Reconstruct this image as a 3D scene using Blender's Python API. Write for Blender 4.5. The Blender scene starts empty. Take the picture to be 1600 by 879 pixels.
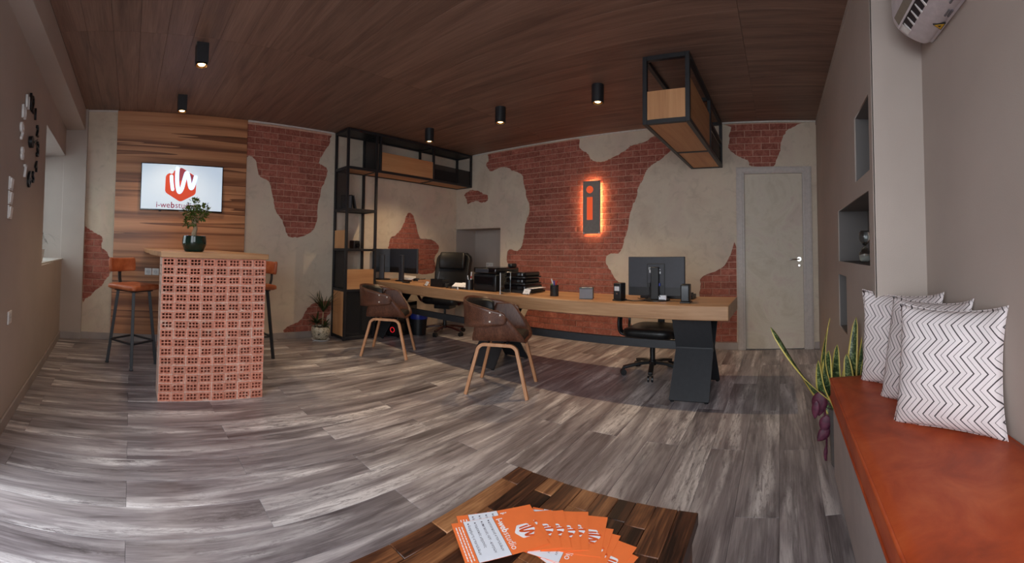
import bpy, bmesh, math, random
from mathutils import Vector, Matrix
random.seed(7)
R = math.radians
C = bpy.context.scene.collection
sc = bpy.context.scene

# ------------------------------------------------------------------ camera (cylindrical panorama, 1600x879)
F, XA, CY, PT, RL = 645.737, 204.627, 370.281, -0.01437, 0.03529
cd = bpy.data.cameras.new('camera'); cam = bpy.data.objects.new('camera', cd); C.objects.link(cam)
cd.type = 'PANO'; cd.panorama_type = 'CENTRAL_CYLINDRICAL'
cd.central_cylindrical_range_u_min = (0 - XA) / F
cd.central_cylindrical_range_u_max = (1600 - XA) / F
cd.central_cylindrical_range_v_min = (CY - 879) / F
cd.central_cylindrical_range_v_max = CY / F
cd.central_cylindrical_radius = 1.0
cd.clip_start = 0.02; cd.clip_end = 200
cp, sp, cr, sr = math.cos(PT), math.sin(PT), math.cos(RL), math.sin(RL)
right = Vector((cr, sp * sr, cp * sr)); fwd = Vector((0, cp, -sp)); up = Vector((-sr, sp * cr, cp * cr))
cam.matrix_world = Matrix(((right.x, up.x, -fwd.x, 0), (right.y, up.y, -fwd.y, 0), (right.z, up.z, -fwd.z, 1.15), (0, 0, 0, 1)))
sc.camera = cam

# ------------------------------------------------------------------ world, daylight, exposure
w = bpy.data.worlds.new('sky'); sc.world = w; w.use_nodes = True
bg = w.node_tree.nodes['Background']; bg.inputs[0].default_value = (0.88, 0.94, 1.0, 1); bg.inputs[1].default_value = 4.8
sc.view_settings.view_transform = 'Standard'; sc.view_settings.look = 'None'
sc.cycles.diffuse_bounces = 8; sc.cycles.max_bounces = 16
sc.view_settings.exposure = 0.18; sc.view_settings.gamma = 1.0; sc.view_settings.use_curve_mapping = False
LAMP_W = 47.0
LAMP_COL = (1.0, 0.72, 0.43)

def portal(name, loc, rot, sx, sy):
    l = bpy.data.lights.new(name, 'AREA'); l.shape = 'RECTANGLE'; l.size = sx; l.size_y = sy
    l.cycles.is_portal = True
    o = bpy.data.objects.new(name, l); o.location = loc; o.rotation_euler = rot; C.objects.link(o)
portal('shop_window_portal', (-0.80, 0.55, 1.25), (0, R(-90), 0), 2.5, 2.5)
portal('added_window_portal', (-.05, -0.86, 1.75), (R(90), 0, 0), 1.3, 1.30)  # portal for the unseen window added above the bench
portal('small_window_portal', (-1.16, 4.18, 1.53), (0, R(-90), 0), 1.24, 1.32)

# ------------------------------------------------------------------ room dimensions
H = 2.719; AY = 4.916; BX = 4.924; CYW = -0.453; SY = -0.72; RX = 1.95

# ------------------------------------------------------------------ mesh helpers
class MB:
    def __init__(s): s.v = []; s.f = []; s.uv = None
    def add(s, vs, fs):
        n = len(s.v); s.v += [tuple(p) for p in vs]; s.f += [tuple(i + n for i in f) for f in fs]; return s
    def box(s, x0, y0, z0, x1, y1, z1):
        return s.add([(x0,y0,z0),(x1,y0,z0),(x1,y1,z0),(x0,y1,z0),(x0,y0,z1),(x1,y0,z1),(x1,y1,z1),(x0,y1,z1)],
                     [(0,3,2,1),(4,5,6,7),(0,1,5,4),(1,2,6,5),(2,3,7,6),(3,0,4,7)])
    def cyl(s, p0, p1, r0, r1=None, n=16, caps=True):
        r1 = r0 if r1 is None else r1
        p0 = Vector(p0); p1 = Vector(p1); d = (p1 - p0).normalized()
        a = d.orthogonal().normalized(); b = d.cross(a); vs = []
        for p, r in ((p0, r0), (p1, r1)):
            for i in range(n):
                t = 2 * math.pi * i / n; vs.append(p + a * math.cos(t) * r + b * math.sin(t) * r)
        fs = [(i, (i+1) % n, n + (i+1) % n, n + i) for i in range(n)]
        if caps: fs += [tuple(range(n-1, -1, -1)), tuple(range(n, 2*n))]
        return s.add(vs, fs)
    def tube(s, pts, r, n=8, flat=None, upv=(0,0,1)):
        """sweep a circle (or a rectangle flat=(w,h)) along pts"""
        P = [Vector(p) for p in pts]; vs = []; m = 4 if flat else n
        prev = None
        for i, p in enumerate(P):
            d = ((P[i+1] - p).normalized() if i < len(P)-1 else Vector()) + ((p - P[i-1]).normalized() if i else Vector())
            d.normalize()
            if prev is None:
                u = Vector(upv); a = (u - d * u.dot(d))
                a = a.normalized() if a.length > 1e-4 else d.orthogonal().normalized()
            else:
                a = (prev - d * prev.dot(d)).normalized()
            prev = a; b = d.cross(a); rr = r[i] if isinstance(r, (list, tuple)) else r
            if flat:
                hw, hh = flat[0]/2, flat[1]/2
                for (x, y) in ((-hw,-hh),(hw,-hh),(hw,hh),(-hw,hh)): vs.append(p + b*x + a*y)
            else:
                for k in range(m):
                    t = 2*math.pi*k/m; vs.append(p + a*math.cos(t)*rr + b*math.sin(t)*rr)
        fs = []
        for i in range(len(P)-1):
            for k in range(m): fs.append((i*m+k, i*m+(k+1)%m, (i+1)*m+(k+1)%m, (i+1)*m+k))
        fs += [tuple(range(m-1,-1,-1)), tuple(range((len(P)-1)*m, len(P)*m))]
        return s.add(vs, fs)
    def lathe(s, prof, n=32, c=(0,0,0), caps=True):
        vs = []
        for (r, z) in prof:
            for i in range(n):
                t = 2*math.pi*i/n; vs.append((c[0]+r*math.cos(t), c[1]+r*math.sin(t), c[2]+z))
        fs = []
        for j in range(len(prof)-1):
            for i in range(n): fs.append((j*n+i, j*n+(i+1)%n, (j+1)*n+(i+1)%n, (j+1)*n+i))
        if caps and prof[0][0] > 1e-6: fs.append(tuple(range(n-1,-1,-1)))
        if caps and prof[-1][0] > 1e-6: fs.append(tuple(range((len(prof)-1)*n, len(prof)*n)))
        return s.add(vs, fs)
    def prism(s, poly, axis, a, b):
        """poly in the two other axes (x,y,z order), extruded from a to b along axis"""
        def mk(p, t):
            return {'x': (t, p[0], p[1]), 'y': (p[0], t, p[1]), 'z': (p[0], p[1], t)}[axis]
        n = len(poly); vs = [mk(p, a) for p in poly] + [mk(p, b) for p in poly]
        return s.add(vs, [tuple(range(n-1,-1,-1)), tuple(range(n,2*n))] + [(i,(i+1)%n,n+(i+1)%n,n+i) for i in range(n)])
    def grid(s, rows):
        m = len(rows[0]); vs = [p for r in rows for p in r]
        return s.add(vs, [(i*m+k, i*m+k+1, (i+1)*m+k+1, (i+1)*m+k) for i in range(len(rows)-1) for k in range(m-1)])
    def mesh(s, name, smooth=None):
        me = bpy.data.meshes.new(name); me.from_pydata(s.v, [], s.f)
        bm = bmesh.new(); bm.from_mesh(me); bmesh.ops.recalc_face_normals(bm, faces=bm.faces); bm.to_mesh(me); bm.free()
        if smooth:
            me.shade_smooth(); me.set_sharp_from_angle(angle=R(smooth))
        return me
    def build(s, name, m, parent=None, smooth=None, bevel=None, seg=2, loc=None, rot=None, solid=None, subsurf=None):
        o = link(name, s.mesh(name, smooth), m, parent)
        if loc: o.location = loc
        if rot: o.rotation_euler = rot
        if solid:
            k = o.modifiers.new('solid', 'SOLIDIFY'); k.thickness = solid; k.offset = 0
        if bevel:
            k = o.modifiers.new('bevel', 'BEVEL'); k.width = bevel; k.segments = seg; k.limit_method = 'ANGLE'; k.angle_limit = R(40)
            if not smooth: o.data.shade_smooth(); o.data.set_sharp_from_angle(angle=R(50))
        if subsurf:
            k = o.modifiers.new('sub', 'SUBSURF'); k.levels = subsurf; k.render_levels = subsurf
        return o

def link(name, me, m, parent=None):
    o = bpy.data.objects.new(name, me); C.objects.link(o)
    if m is not None and not me.materials: me.materials.append(m)
    if parent is not None: o.parent = parent
    return o
def tag(o, label=None, cat=None, group=None, kind=None):
    if label: o['label'] = label
    if cat: o['category'] = cat
    if group: o['group'] = group
    if kind: o['kind'] = kind
    return o
def thing(name, label, cat, loc=(0,0,0), rz=0, group=None):
    o = bpy.data.objects.new(name, None); o.empty_display_size = 0.05; C.objects.link(o)
    o.location = loc; o.rotation_euler = (0, 0, rz)
    return tag(o, label, cat, group)
def struct(o): o['kind'] = 'structure'; return o
def copy_tree(o, parent=None):
    c = o.copy(); C.objects.link(c)
    if parent is not None: c.parent = parent
    for ch in list(o.children): copy_tree(ch, c)
    return c
def curve_mesh(name, contours, ext):
    """filled flat shape with holes, thickness 2*ext about z=0"""
    cu = bpy.data.curves.new(name, 'CURVE'); cu.dimensions = '2D'; cu.fill_mode = 'BOTH'; cu.extrude = ext
    for pts in contours:
        sp_ = cu.splines.new('POLY'); sp_.points.add(len(pts)-1); sp_.use_cyclic_u = True
        for i, p in enumerate(pts): sp_.points[i].co = (p[0], p[1], 0, 1)
    o = bpy.data.objects.new(name, cu); C.objects.link(o)
    dg = bpy.context.evaluated_depsgraph_get(); me = bpy.data.meshes.new_from_object(o.evaluated_get(dg))
    bpy.data.objects.remove(o); bpy.data.curves.remove(cu); me.name = name
    return me
def text_mesh(txt, size, ext=0.0004, align='CENTER', bold=0.0, shear=0.0, spacing=1.0):
    cu = bpy.data.curves.new('text', 'FONT'); cu.body = txt; cu.size = size; cu.extrude = ext
    cu.align_x = align; cu.align_y = 'CENTER'; cu.offset = bold; cu.shear = shear; cu.space_character = spacing; cu.resolution_u = 3
    o = bpy.data.objects.new('text', cu); C.objects.link(o)
    dg = bpy.context.evaluated_depsgraph_get(); me = bpy.data.meshes.new_from_object(o.evaluated_get(dg))
    bpy.data.objects.remove(o); bpy.data.curves.remove(cu)
    return me
def smooth_pts(pts, n=6, closed=False):
    """Catmull-Rom through pts"""
    out = []; N = len(pts); P = [Vector(p) for p in pts]
    rng = range(N) if closed else range(N-1)
    for i in rng:
        p0 = P[(i-1) % N] if closed or i > 0 else P[i]; p1 = P[i]; p2 = P[(i+1) % N]
        p3 = P[(i+2) % N] if closed or i+2 < N else P[i+1]
        for k in range(n):
            t = k / n
            out.append(0.5*((2*p1) + (p2-p0)*t + (2*p0-5*p1+4*p2-p3)*t*t + (3*p1-p0-3*p2+p3)*t*t*t))
    if not closed: out.append(P[-1])
    return out
def stroke_poly(pts, wd, n=8):
    """outline polygon of a thick round-capped 2D stroke"""
    P = smooth_pts([(p[0], p[1], 0) for p in pts], 8); L = []; Rr = []
    for i, p in enumerate(P):
        d = (P[min(i+1, len(P)-1)] - P[max(i-1, 0)]).normalized(); nrm = Vector((-d.y, d.x, 0)) * wd/2
        L.append(p + nrm); Rr.append(p - nrm)
    def cap(c, d):
        a0 = math.atan2(d.y, d.x); return [c + Vector((math.cos(a0 + math.pi/2 - math.pi*k/n), math.sin(a0 + math.pi/2 - math.pi*k/n), 0))*wd/2 for k in range(1, n)]
    d1 = (P[-1] - P[-2]).normalized(); d0 = (P[0] - P[1]).normalized()
    return [(q.x, q.y) for q in L + cap(P[-1], d1) + Rr[::-1] + cap(P[0], d0)]
def stroke_mesh(nm, pts, wd, off=(0,0)):
    P = smooth_pts([(p[0]+off[0], p[1]+off[1], 0) for p in pts], 8); mb = MB()
    for i in range(len(P)-1):
        d = (P[i+1]-P[i]).normalized(); n_ = Vector((-d.y, d.x, 0))*wd/2; mb.add([P[i]-n_, P[i+1]-n_, P[i+1]+n_, P[i]+n_], [(0,1,2,3)])
    for p in P: mb.add([(p.x+wd/2*math.cos(2*math.pi*k/14), p.y+wd/2*math.sin(2*math.pi*k/14), 0) for k in range(14)], [tuple(range(14))])
    me = bpy.data.meshes.new(nm); me.from_pydata(mb.v, [], mb.f); return me
def round_poly(pts, r, n=5):
    out = []; N = len(pts)
    for i in range(N):
        p = Vector(pts[i]); a = Vector(pts[i-1]); b = Vector(pts[(i+1) % N])
        da = (a-p); db = (b-p); k = min(r, da.length*.45, db.length*.45)
        p0 = p + da.normalized()*k; p1 = p + db.normalized()*k
        for j in range(n+1):
            t = j/n; q = p0*(1-t)**2 + p*2*t*(1-t) + p1*t*t; out.append((q[0], q[1]))
    return out
def in_poly(x, y, poly):
    c = False; j = len(poly)-1
    for i in range(len(poly)):
        xi, yi = poly[i]; xj, yj = poly[j]
        if (yi > y) != (yj > y) and x < (xj-xi)*(y-yi)/(yj-yi)+xi: c = not c
        j = i
    return c

# ------------------------------------------------------------------ materials
def lin(c):
    return tuple(((x/255)/12.92 if x/255 <= .04045 else ((x/255+.055)/1.055)**2.4) for x in c) + (1,)
class NT:
    def __init__(s, name, rough=.5, metal=0, spec=.5):
        s.m = bpy.data.materials.new(name); s.m.use_nodes = True; s.t = s.m.node_tree; s.b = s.t.nodes['Principled BSDF']
        s.b.inputs['Roughness'].default_value = rough; s.b.inputs['Metallic'].default_value = metal
        s.b.inputs['Specular IOR Level'].default_value = spec
    def n(s, typ, **k):
        nd = s.t.nodes.new(typ)
        for a, v in k.items(): setattr(nd, a, v)
        return nd
    def l(s, a, b): s.t.links.new(a, b)
    def coord(s, scale=(1,1,1), kind='Object', rnd=0, rot=(0,0,0)):
        tc = s.n('ShaderNodeTexCoord'); mp = s.n('ShaderNodeMapping'); mp.inputs['Scale'].default_value = scale; mp.inputs['Rotation'].default_value = rot
        src = tc.outputs[kind]
        if rnd:
            oi = s.n('ShaderNodeObjectInfo'); ml = s.n('ShaderNodeMath', operation='MULTIPLY'); ml.inputs[1].default_value = rnd
            ad = s.n('ShaderNodeVectorMath', operation='ADD'); s.l(oi.outputs['Random'], ml.inputs[0])
            s.l(src, ad.inputs[0]); s.l(ml.outputs[0], ad.inputs[1]); src = ad.outputs[0]
        s.l(src, mp.inputs['Vector']); return mp.outputs[0]
    def noise(s, vec, scale=5, detail=4, rough=.55, dist=0):
        nd = s.n('ShaderNodeTexNoise'); nd.inputs['Scale'].default_value = scale; nd.inputs['Detail'].default_value = detail
        nd.inputs['Roughness'].default_value = rough; nd.inputs['Distortion'].default_value = dist; s.l(vec, nd.inputs['Vector']); return nd.outputs['Fac']
    def ramp(s, fac, stops, interp='LINEAR'):
        r = s.n('ShaderNodeValToRGB'); r.color_ramp.interpolation = interp; e = r.color_ramp.elements
        while len(e) < len(stops): e.new(.5)
        for i, (p, c) in enumerate(stops): e[i].position = p; e[i].color = c if len(c) == 4 else tuple(c)+(1,)
        s.l(fac, r.inputs[0]); return r.outputs[0]
    def val(s, fac, a, b):
        r = s.n('ShaderNodeMapRange'); r.inputs['From Min'].default_value = a; r.inputs['From Max'].default_value = b; s.l(fac, r.inputs[0]); return r.outputs[0]
    def math(s, op, a, b=None, c=None):
        nd = s.n('ShaderNodeMath', operation=op)
        for i, x in enumerate((a, b, c)):
            if x is None: continue
            if isinstance(x, (int, float)): nd.inputs[i].default_value = x
            else: s.l(x, nd.inputs[i])
        return nd.outputs[0]
    def mix(s, fac, a, b, mode='MIX'):
        nd = s.n('ShaderNodeMix', data_type='RGBA', blend_type=mode)
        for i, x in ((0, fac), (6, a), (7, b)):
            if isinstance(x, (int, float)): nd.inputs[i].default_value = x
            elif isinstance(x, tuple): nd.inputs[i].default_value = x
            else: s.l(x, nd.inputs[i])
        return nd.outputs[2]
    def base(s, c):
        if isinstance(c, tuple): s.b.inputs['Base Color'].default_value = c
        else: s.l(c, s.b.inputs['Base Color'])
        return s
    def bump(s, h, strength=.2, dist=.01):
        b = s.n('ShaderNodeBump'); b.inputs['Strength'].default_value = strength; b.inputs['Distance'].default_value = dist
        s.l(h, b.inputs['Height']); s.l(b.outputs[0], s.b.inputs['Normal']); return s
    def hsv_rand(s, col, amount=.3, mid=1.0):
        oi = s.n('ShaderNodeObjectInfo'); h = s.n('ShaderNodeHueSaturation')
        v = s.math('MULTIPLY_ADD', oi.outputs['Random'], amount, mid - amount/2); s.l(v, h.inputs['Value']); s.l(col, h.inputs['Color']); return h.outputs[0]

def plain(name, rgb, rough=.5, metal=0, var=0.08, scale=30, spec=.5, bump=0):
    t = NT(name, rough, metal, spec); c = lin(rgb)
    v = t.noise(t.coord(), scale, 3)
    lo = tuple(x*(1-var) for x in c[:3])+(1,); hi = tuple(min(1, x*(1+var)) for x in c[:3])+(1,)
    t.base(t.ramp(v, [(.3, lo), (.7, hi)]))
    if bump: t.bump(v, bump, .004)
    return t.m
def emis(name, rgb, strength):
    t = NT(name, .6); t.base(lin(rgb)); t.b.inputs['Emission Color'].default_value = lin(rgb); t.b.inputs['Emission Strength'].default_value = strength
    return t.m
def wood(name, dark, midc, light, axis='x', scale=1.0, rough=.45, rnd=13.0, var=.25, contrast=.25, spec=.4):
    t = NT(name, rough, 0, spec)
    st = {'x': (.9, 11, 11), 'y': (11, .9, 11), 'z': (11, 11, .9)}[axis]
    fine = {'x': (4, 160, 160), 'y': (160, 4, 160), 'z': (160, 160, 4)}[axis]
    v = t.coord(tuple(a*scale for a in st), rnd=rnd); f = t.coord(tuple(a*scale for a in fine), rnd=rnd)
    n1 = t.noise(v, 1.0, 5, .55, .8); n2 = t.noise(f, 1.0, 3, .6)
    mixv = t.math('MULTIPLY_ADD', n2, contrast, t.math('MULTIPLY', n1, 1-contrast))
    c = t.ramp(mixv, [(.30, lin(dark)), (.48, lin(midc)), (.68, lin(light))])
    t.base(t.hsv_rand(c, var)); t.bump(n2, .08, .002); return t.m

M = {}
def wall_paint(name, rgb):
    t = NT(name, .85, 0, .25); v = t.coord(); n = t.noise(v, 1.3, 4); n2 = t.noise(v, 160, 3, .7)
    c = lin(rgb); t.base(t.ramp(n, [(.3, tuple(x*.93 for x in c[:3])+(1,)), (.7, tuple(x*1.06 for x in c[:3])+(1,))])); t.bump(n2, .16, .003); return t.m
M['paint'] = wall_paint('greige_wall_paint', (178, 165, 156))
M['paint_niche_shade'] = wall_paint('shaded_niche_paint', (112, 108, 106))  # wall paint darkened to put the niches' shade into the colour
M['white_trim'] = plain('white_trim', (205, 200, 194), .5)
def plaster():
    t = NT('old_plaster', .8, 0, .3); v = t.coord()
    n = t.noise(v, 1.5, 5, .55, .5); n2 = t.noise(v, 7, 7, .6, 1.0); n3 = t.noise(v, 120, 3)
    c = t.ramp(n, [(.28, lin((196,178,160))), (.45, lin((208,194,175))), (.58, lin((204,186,170))), (.72, lin((188,178,160)))])
    c = t.mix(t.math('MULTIPLY', t.val(n2, .52, .80), .7), c, lin((176,162,144)))
    cr_ = t.noise(v, 2.2, 8, .72, 2.5); crack = t.math('LESS_THAN', t.math('ABSOLUTE', t.math('SUBTRACT', cr_, .5)), .0016)
    t.base(t.mix(t.math('MULTIPLY', crack, .18), c, lin((120,105,92))))
    t.bump(t.math('ADD', t.math('MULTIPLY', n2, .6), t.math('MULTIPLY', n3, .25)), .25, .006); return t.m
M['plaster'] = plaster()
M['mortar'] = plain('pink_mortar', (204, 162, 142), .9, var=.12)
def brick():
    t = NT('red_brick_face', .8, 0, .25); v = t.coord((1,1,1), rnd=31.0)
    n = t.noise(v, 22, 6, .65, 1.0); n2 = t.noise(v, 5, 3)
    c = t.ramp(n, [(.28, lin((126,70,58))), (.5, lin((160,94,80))), (.72, lin((186,124,108)))])
    t.base(t.hsv_rand(c, .34, .98)); t.bump(n, .55, .006); return t.m
M['brick'] = brick()
def hollow():
    t = NT('hollow_clay', .85, 0, .2); v = t.coord(rnd=17.0); n = t.noise(v, 40, 5, .6); n2 = t.noise(v, 14, 5, .7, .6)
    c = t.ramp(n, [(.3, lin((184,106,84))), (.6, lin((214,144,122))), (.8, lin((226,176,156)))])
    c = t.mix(t.val(n2, .56, .70), c, lin((214,178,160)))
    t.base(t.hsv_rand(c, .2, 1.0)); t.bump(n, .3, .003); return t.m
M['hollow'] = hollow()
M['hollow_mortar'] = plain('hollow_brick_mortar', (222, 190, 174), .9, var=.14, scale=60, bump=.3)
def floor_mat():
    t = NT('weathered_oak_plank', .36, 0, .5)
    oi = t.n('ShaderNodeObjectInfo')
    v = t.coord((1.3, 9, 9), rnd=41.0); f = t.coord((5, 190, 190), rnd=41.0); w_ = t.coord((.75, 6.5, 5), rnd=23.0); s_ = t.coord((8, 48, 48), rnd=23.0)
    n1 = t.noise(v, 1.0, 6, .6, 1.2); n2 = t.noise(f, 1.0, 3, .65); n3 = t.noise(w_, 1.25, 3, .5, .5); n4 = t.noise(s_, 1.0, 9, .82, .6)
    b = t.math('MULTIPLY_ADD', n2, .3, t.math('MULTIPLY', n1, .7))
    c = t.ramp(b, [(.32, lin((88,80,82))), (.47, lin((139,131,134))), (.62, lin((172,164,165)))])
    # white wash worn patches, streaked along the board
    amt = t.math('MULTIPLY', t.val(n3, .50, .68), t.val(n4, .40, .52))
    c = t.mix(t.math('MULTIPLY', amt, .9), c, lin((236,231,231)))
    dk = t.math('MULTIPLY', t.val(n3, .44, .30), t.val(n4, .62, .44))
    c = t.mix(t.math('MULTIPLY', dk, .7), c, lin((58,50,51)))
    # cathedral grain lines
    wv = t.n('ShaderNodeTexWave', wave_type='RINGS', rings_direction='Y'); wv.inputs['Scale'].default_value = 3.0; wv.inputs['Distortion'].default_value = 6; wv.inputs['Detail'].default_value = 2; wv.inputs['Detail Scale'].default_value = 1.2
    t.l(t.coord((.55, 7, 7), rnd=9.0), wv.inputs['Vector'])
    g = t.math('MULTIPLY', t.val(wv.outputs['Fac'], .30, .05), .28)
    c = t.mix(g, c, lin((62,53,52)))
    h = t.n('ShaderNodeHueSaturation'); t.l(t.math('MULTIPLY_ADD', oi.outputs['Random'], .26, .86), h.inputs['Value']); t.l(c, h.inputs['Color'])
    t.base(h.outputs[0])
    t.l(t.math('MULTIPLY_ADD', n4, .20, .22), t.b.inputs['Roughness'])
    t.bump(t.math('ADD', n2, t.math('MULTIPLY', n4, .6)), .10, .002); return t.m
M['floor'] = floor_mat()
M['subfloor'] = plain('dark_joint', (50, 44, 42), .8)
M['ceiling'] = wood('walnut_ceiling_board', (100,77,67), (126,99,86), (150,120,104), 'y', 1.0, .5, 17.0, .14, .35, .3)
M['ceil_gap'] = plain('dark_ceiling_joint', (48,30,24), .9)
M['panel'] = None
def stave_mat():
    t = NT('reclaimed_stave', .36, 0, .45); oi = t.n('ShaderNodeObjectInfo')
    n1 = t.noise(t.coord((1.6, 14, 14), rnd=29.0), 1.0, 5, .65, .7); n2 = t.noise(t.coord((6, 190, 190), rnd=29.0), 1, 3, .6)
    b = t.math('ADD', t.math('MULTIPLY', n1, .72), t.math('MULTIPLY', n2, .28)); b = t.math('ADD', b, t.math('MULTIPLY_ADD', oi.outputs['Random'], .22, -.11))
    t.base(t.ramp(b, [(.37, lin((34,21,16))), (.48, lin((80,48,32))), (.58, lin((126,80,50))), (.72, lin((176,124,82)))])); t.bump(n2, .12, .002); return t.m
def panel_mat():
    t = NT('figured_walnut_panel', .35, 0, .45); v = t.coord((.42, 1, 4.0)); f = t.coord((3, 120, 120))
    n2 = t.noise(f, 1, 3); lo = t.noise(t.coord((.11, 1, 4.6)), 1.0, 3, .5, .12); md = t.noise(t.coord((.35, 1, 16.0)), 1.5, 5, .6, .4)
    saw = t.math('FRACT', t.math('MULTIPLY', lo, 7.0)); tri_ = t.math('POWER', saw, 1.6)
    b = t.math('ADD', t.math('MULTIPLY', tri_, .42), t.math('ADD', t.math('MULTIPLY', md, .40), t.math('MULTIPLY', n2, .18)))
    t.base(t.ramp(b, [(.24, lin((196,142,104))), (.42, lin((176,122,86))), (.58, lin((132,86,60))), (.80, lin((88,56,40)))])); t.bump(n2, .05, .002); return t.m
M['panel'] = panel_mat()
M['oak_top'] = wood('solid_oak_slab', (132,94,64), (168,126,90), (196,156,118), 'y', .55, .42, 0, .0, .3)
M['oak_bar'] = wood('bar_oak_slab', (146,102,70), (184,138,98), (210,168,128), 'x', .6, .42, 0, .0, .3)
M['beech'] = wood('beech_veneer', (168,116,76), (190,138,94), (206,156,110), 'x', .7, .5, 7.0, .12, .3)
M['beech_v'] = wood('beech_veneer_upright', (168,116,76), (190,138,94), (206,156,110), 'z', .7, .5, 7.0, .12, .3)
M['walnut'] = wood('walnut_ply', (50,29,22), (84,52,39), (122,80,60), 'x', .8, .36, 0, .0, .5)
M['walnut_v'] = wood('walnut_ply_upright', (50,29,22), (82,50,38), (116,76,58), 'z', .8, .36, 0, .0, .5)
M['oak_leg'] = wood('oak_bentwood', (152,100,66), (184,130,90), (204,152,110), 'z', .8, .4, 0, .0, .3)
M['stave'] = stave_mat()
M['black'] = plain('black_powder_steel', (34, 34, 37), .45, .0, .1)
M['steel_dark'] = plain('charcoal_steel', (44, 46, 50), .5, .0, .1)
M['bplastic'] = plain('black_plastic', (22, 22, 24), .4)
M['bleather'] = plain('black_leather', (24, 23, 24), .42, var=.15, scale=60, bump=.3)
M['bgloss'] = plain('black_gloss', (16, 16, 19), .12)
M['monback'] = plain('monitor_back_grey', (54, 54, 60), .5)
M['chrome'] = plain('chrome', (210, 208, 204), .18, 1.0)
M['rivet'] = plain('steel_rivet', (230, 224, 214), .3, .6)
M['white_pl'] = plain('white_plastic', (226, 224, 222), .4)
M['ac'] = plain('air_conditioner_white', (214, 208, 212), .45)
M['ac_olive'] = plain('flap_inside', (132, 124, 112), .6)
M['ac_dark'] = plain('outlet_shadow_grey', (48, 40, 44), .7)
M['tan'] = None
def leather(name, d, m, l, rough=.42, sc_=6):
    t = NT(name, rough, 0, .45); v = t.coord(); n = t.noise(v, sc_, 5, .6, .5); n2 = t.noise(v, 260, 2)
    t.base(t.ramp(n, [(.3, lin(d)), (.5, lin(m)), (.72, lin(l))])); t.bump(t.math('ADD', t.math('MULTIPLY', n, .4), n2), .12, .002); return t.m
M['tan'] = leather('orange_leather', (140,54,24), (168,68,31), (190,90,48), .5)
M['tan_st'] = leather('stool_orange_leather', (146,74,44), (172,92,56), (192,114,76), .45, 12)
M['bench'] = plain('grey_bench_laminate', (162, 148, 143), .45, var=.1, scale=8)
M['mesh'] = None
def mesh_mat():
    t = NT('fine_black_mesh', .6); t.base(lin((30,30,33)))
    t.b.inputs['Alpha'].default_value = .62; return t.m
M['mesh'] = mesh_mat()
def glass(name, tint=(235,245,245), rough=.02):
    t = NT(name, rough); t.base(lin(tint)); t.b.inputs['Transmission Weight'].default_value = 1.0; t.b.inputs['IOR'].default_value = 1.45; return t.m
M['glass'] = glass('clear_glass'); M['glass_edge'] = emis('polished_glass_edge', (190,196,190), 0.0)
M['screen'] = emis('lit_screen', (196, 214, 232), .50)
M['logo_o'] = emis('screen_orange', (190, 66, 40), .46)
M['logo_p'] = emis('screen_plum', (128, 52, 66), .55)
M['logo_w'] = emis('screen_white', (206, 220, 236), .52)
M['sign_plate'] = plain('slate_sign_plate', (136, 128, 122), .55)
M['sign_o'] = emis('sign_orange', (240, 92, 48), .5)
M['halo'] = emis('sign_led', (255, 196, 132), 40.0)
M['lamp'] = emis('lamp_bulb', (255, 214, 150), 9.0)
M['reflector'] = plain('brass_reflector', (190, 140, 80), .25, .9)
M['pot_green'] = plain('dark_green_glaze', (24, 44, 36), .08, var=.3, scale=9)
M['bark'] = plain('pale_bark', (150, 130, 104), .8, var=.2)
def leafmat(name, a, b, rough=.4):
    t = NT(name, rough); n = t.noise(t.coord(rnd=5.0), 40, 3); t.base(t.hsv_rand(t.ramp(n, [(.3, lin(a)), (.7, lin(b))]), .3)); return t.m
M['leaf'] = leafmat('bonsai_leaf', (50,72,26), (104,124,52)); M['leaf_d'] = leafmat('dark_blade_leaf', (26,38,20), (58,72,34))
M['purple'] = leafmat('purple_leaf', (62,18,42), (104,44,66), .5)
M['soil'] = plain('soil', (44,34,28), .95)
def pattern_pot():
    t = NT('patterned_ceramic', .35); v = t.coord(); n = t.noise(v, 26, 5, .7, 2.0)
    t.base(t.ramp(n, [(.40, lin((60,62,58))), (.47, lin((170,160,140))), (.6, lin((196,188,170))), (.7, lin((110,104,92)))])); return t.m
M['pot_pat'] = pattern_pot()
M['terracotta'] = plain('grey_planter', (96, 92, 90), .6)
M['paper'] = plain('white_paper', (226, 226, 230), .6)
M['cardo'] = plain('orange_card', (246, 122, 62), .5, var=.03)
M['cardw'] = plain('white_card', (228, 230, 238), .5, var=.02)
M['ink'] = plain('dark_ink', (60, 50, 64), .6); M['inkw'] = plain('white_ink', (240, 238, 240), .6)
M['boxgrey'] = plain('grey_box', (120, 118, 122), .6); M['blue'] = plain('blue_plastic', (30, 50, 150), .35); M['red'] = plain('red_plastic', (200, 44, 40), .4)
M['green_p'] = plain('green_plastic', (70, 140, 60), .4); M['redlight'] = emis('red_power_light', (255, 40, 50), .5)
M['mahog'] = plain('mahogany_base', (58, 22, 22), .3)
M['yellow'] = plain('warning_yellow', (226, 178, 40), .5); M['labelw'] = plain('white_label', (206, 206, 206), .5)
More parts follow.
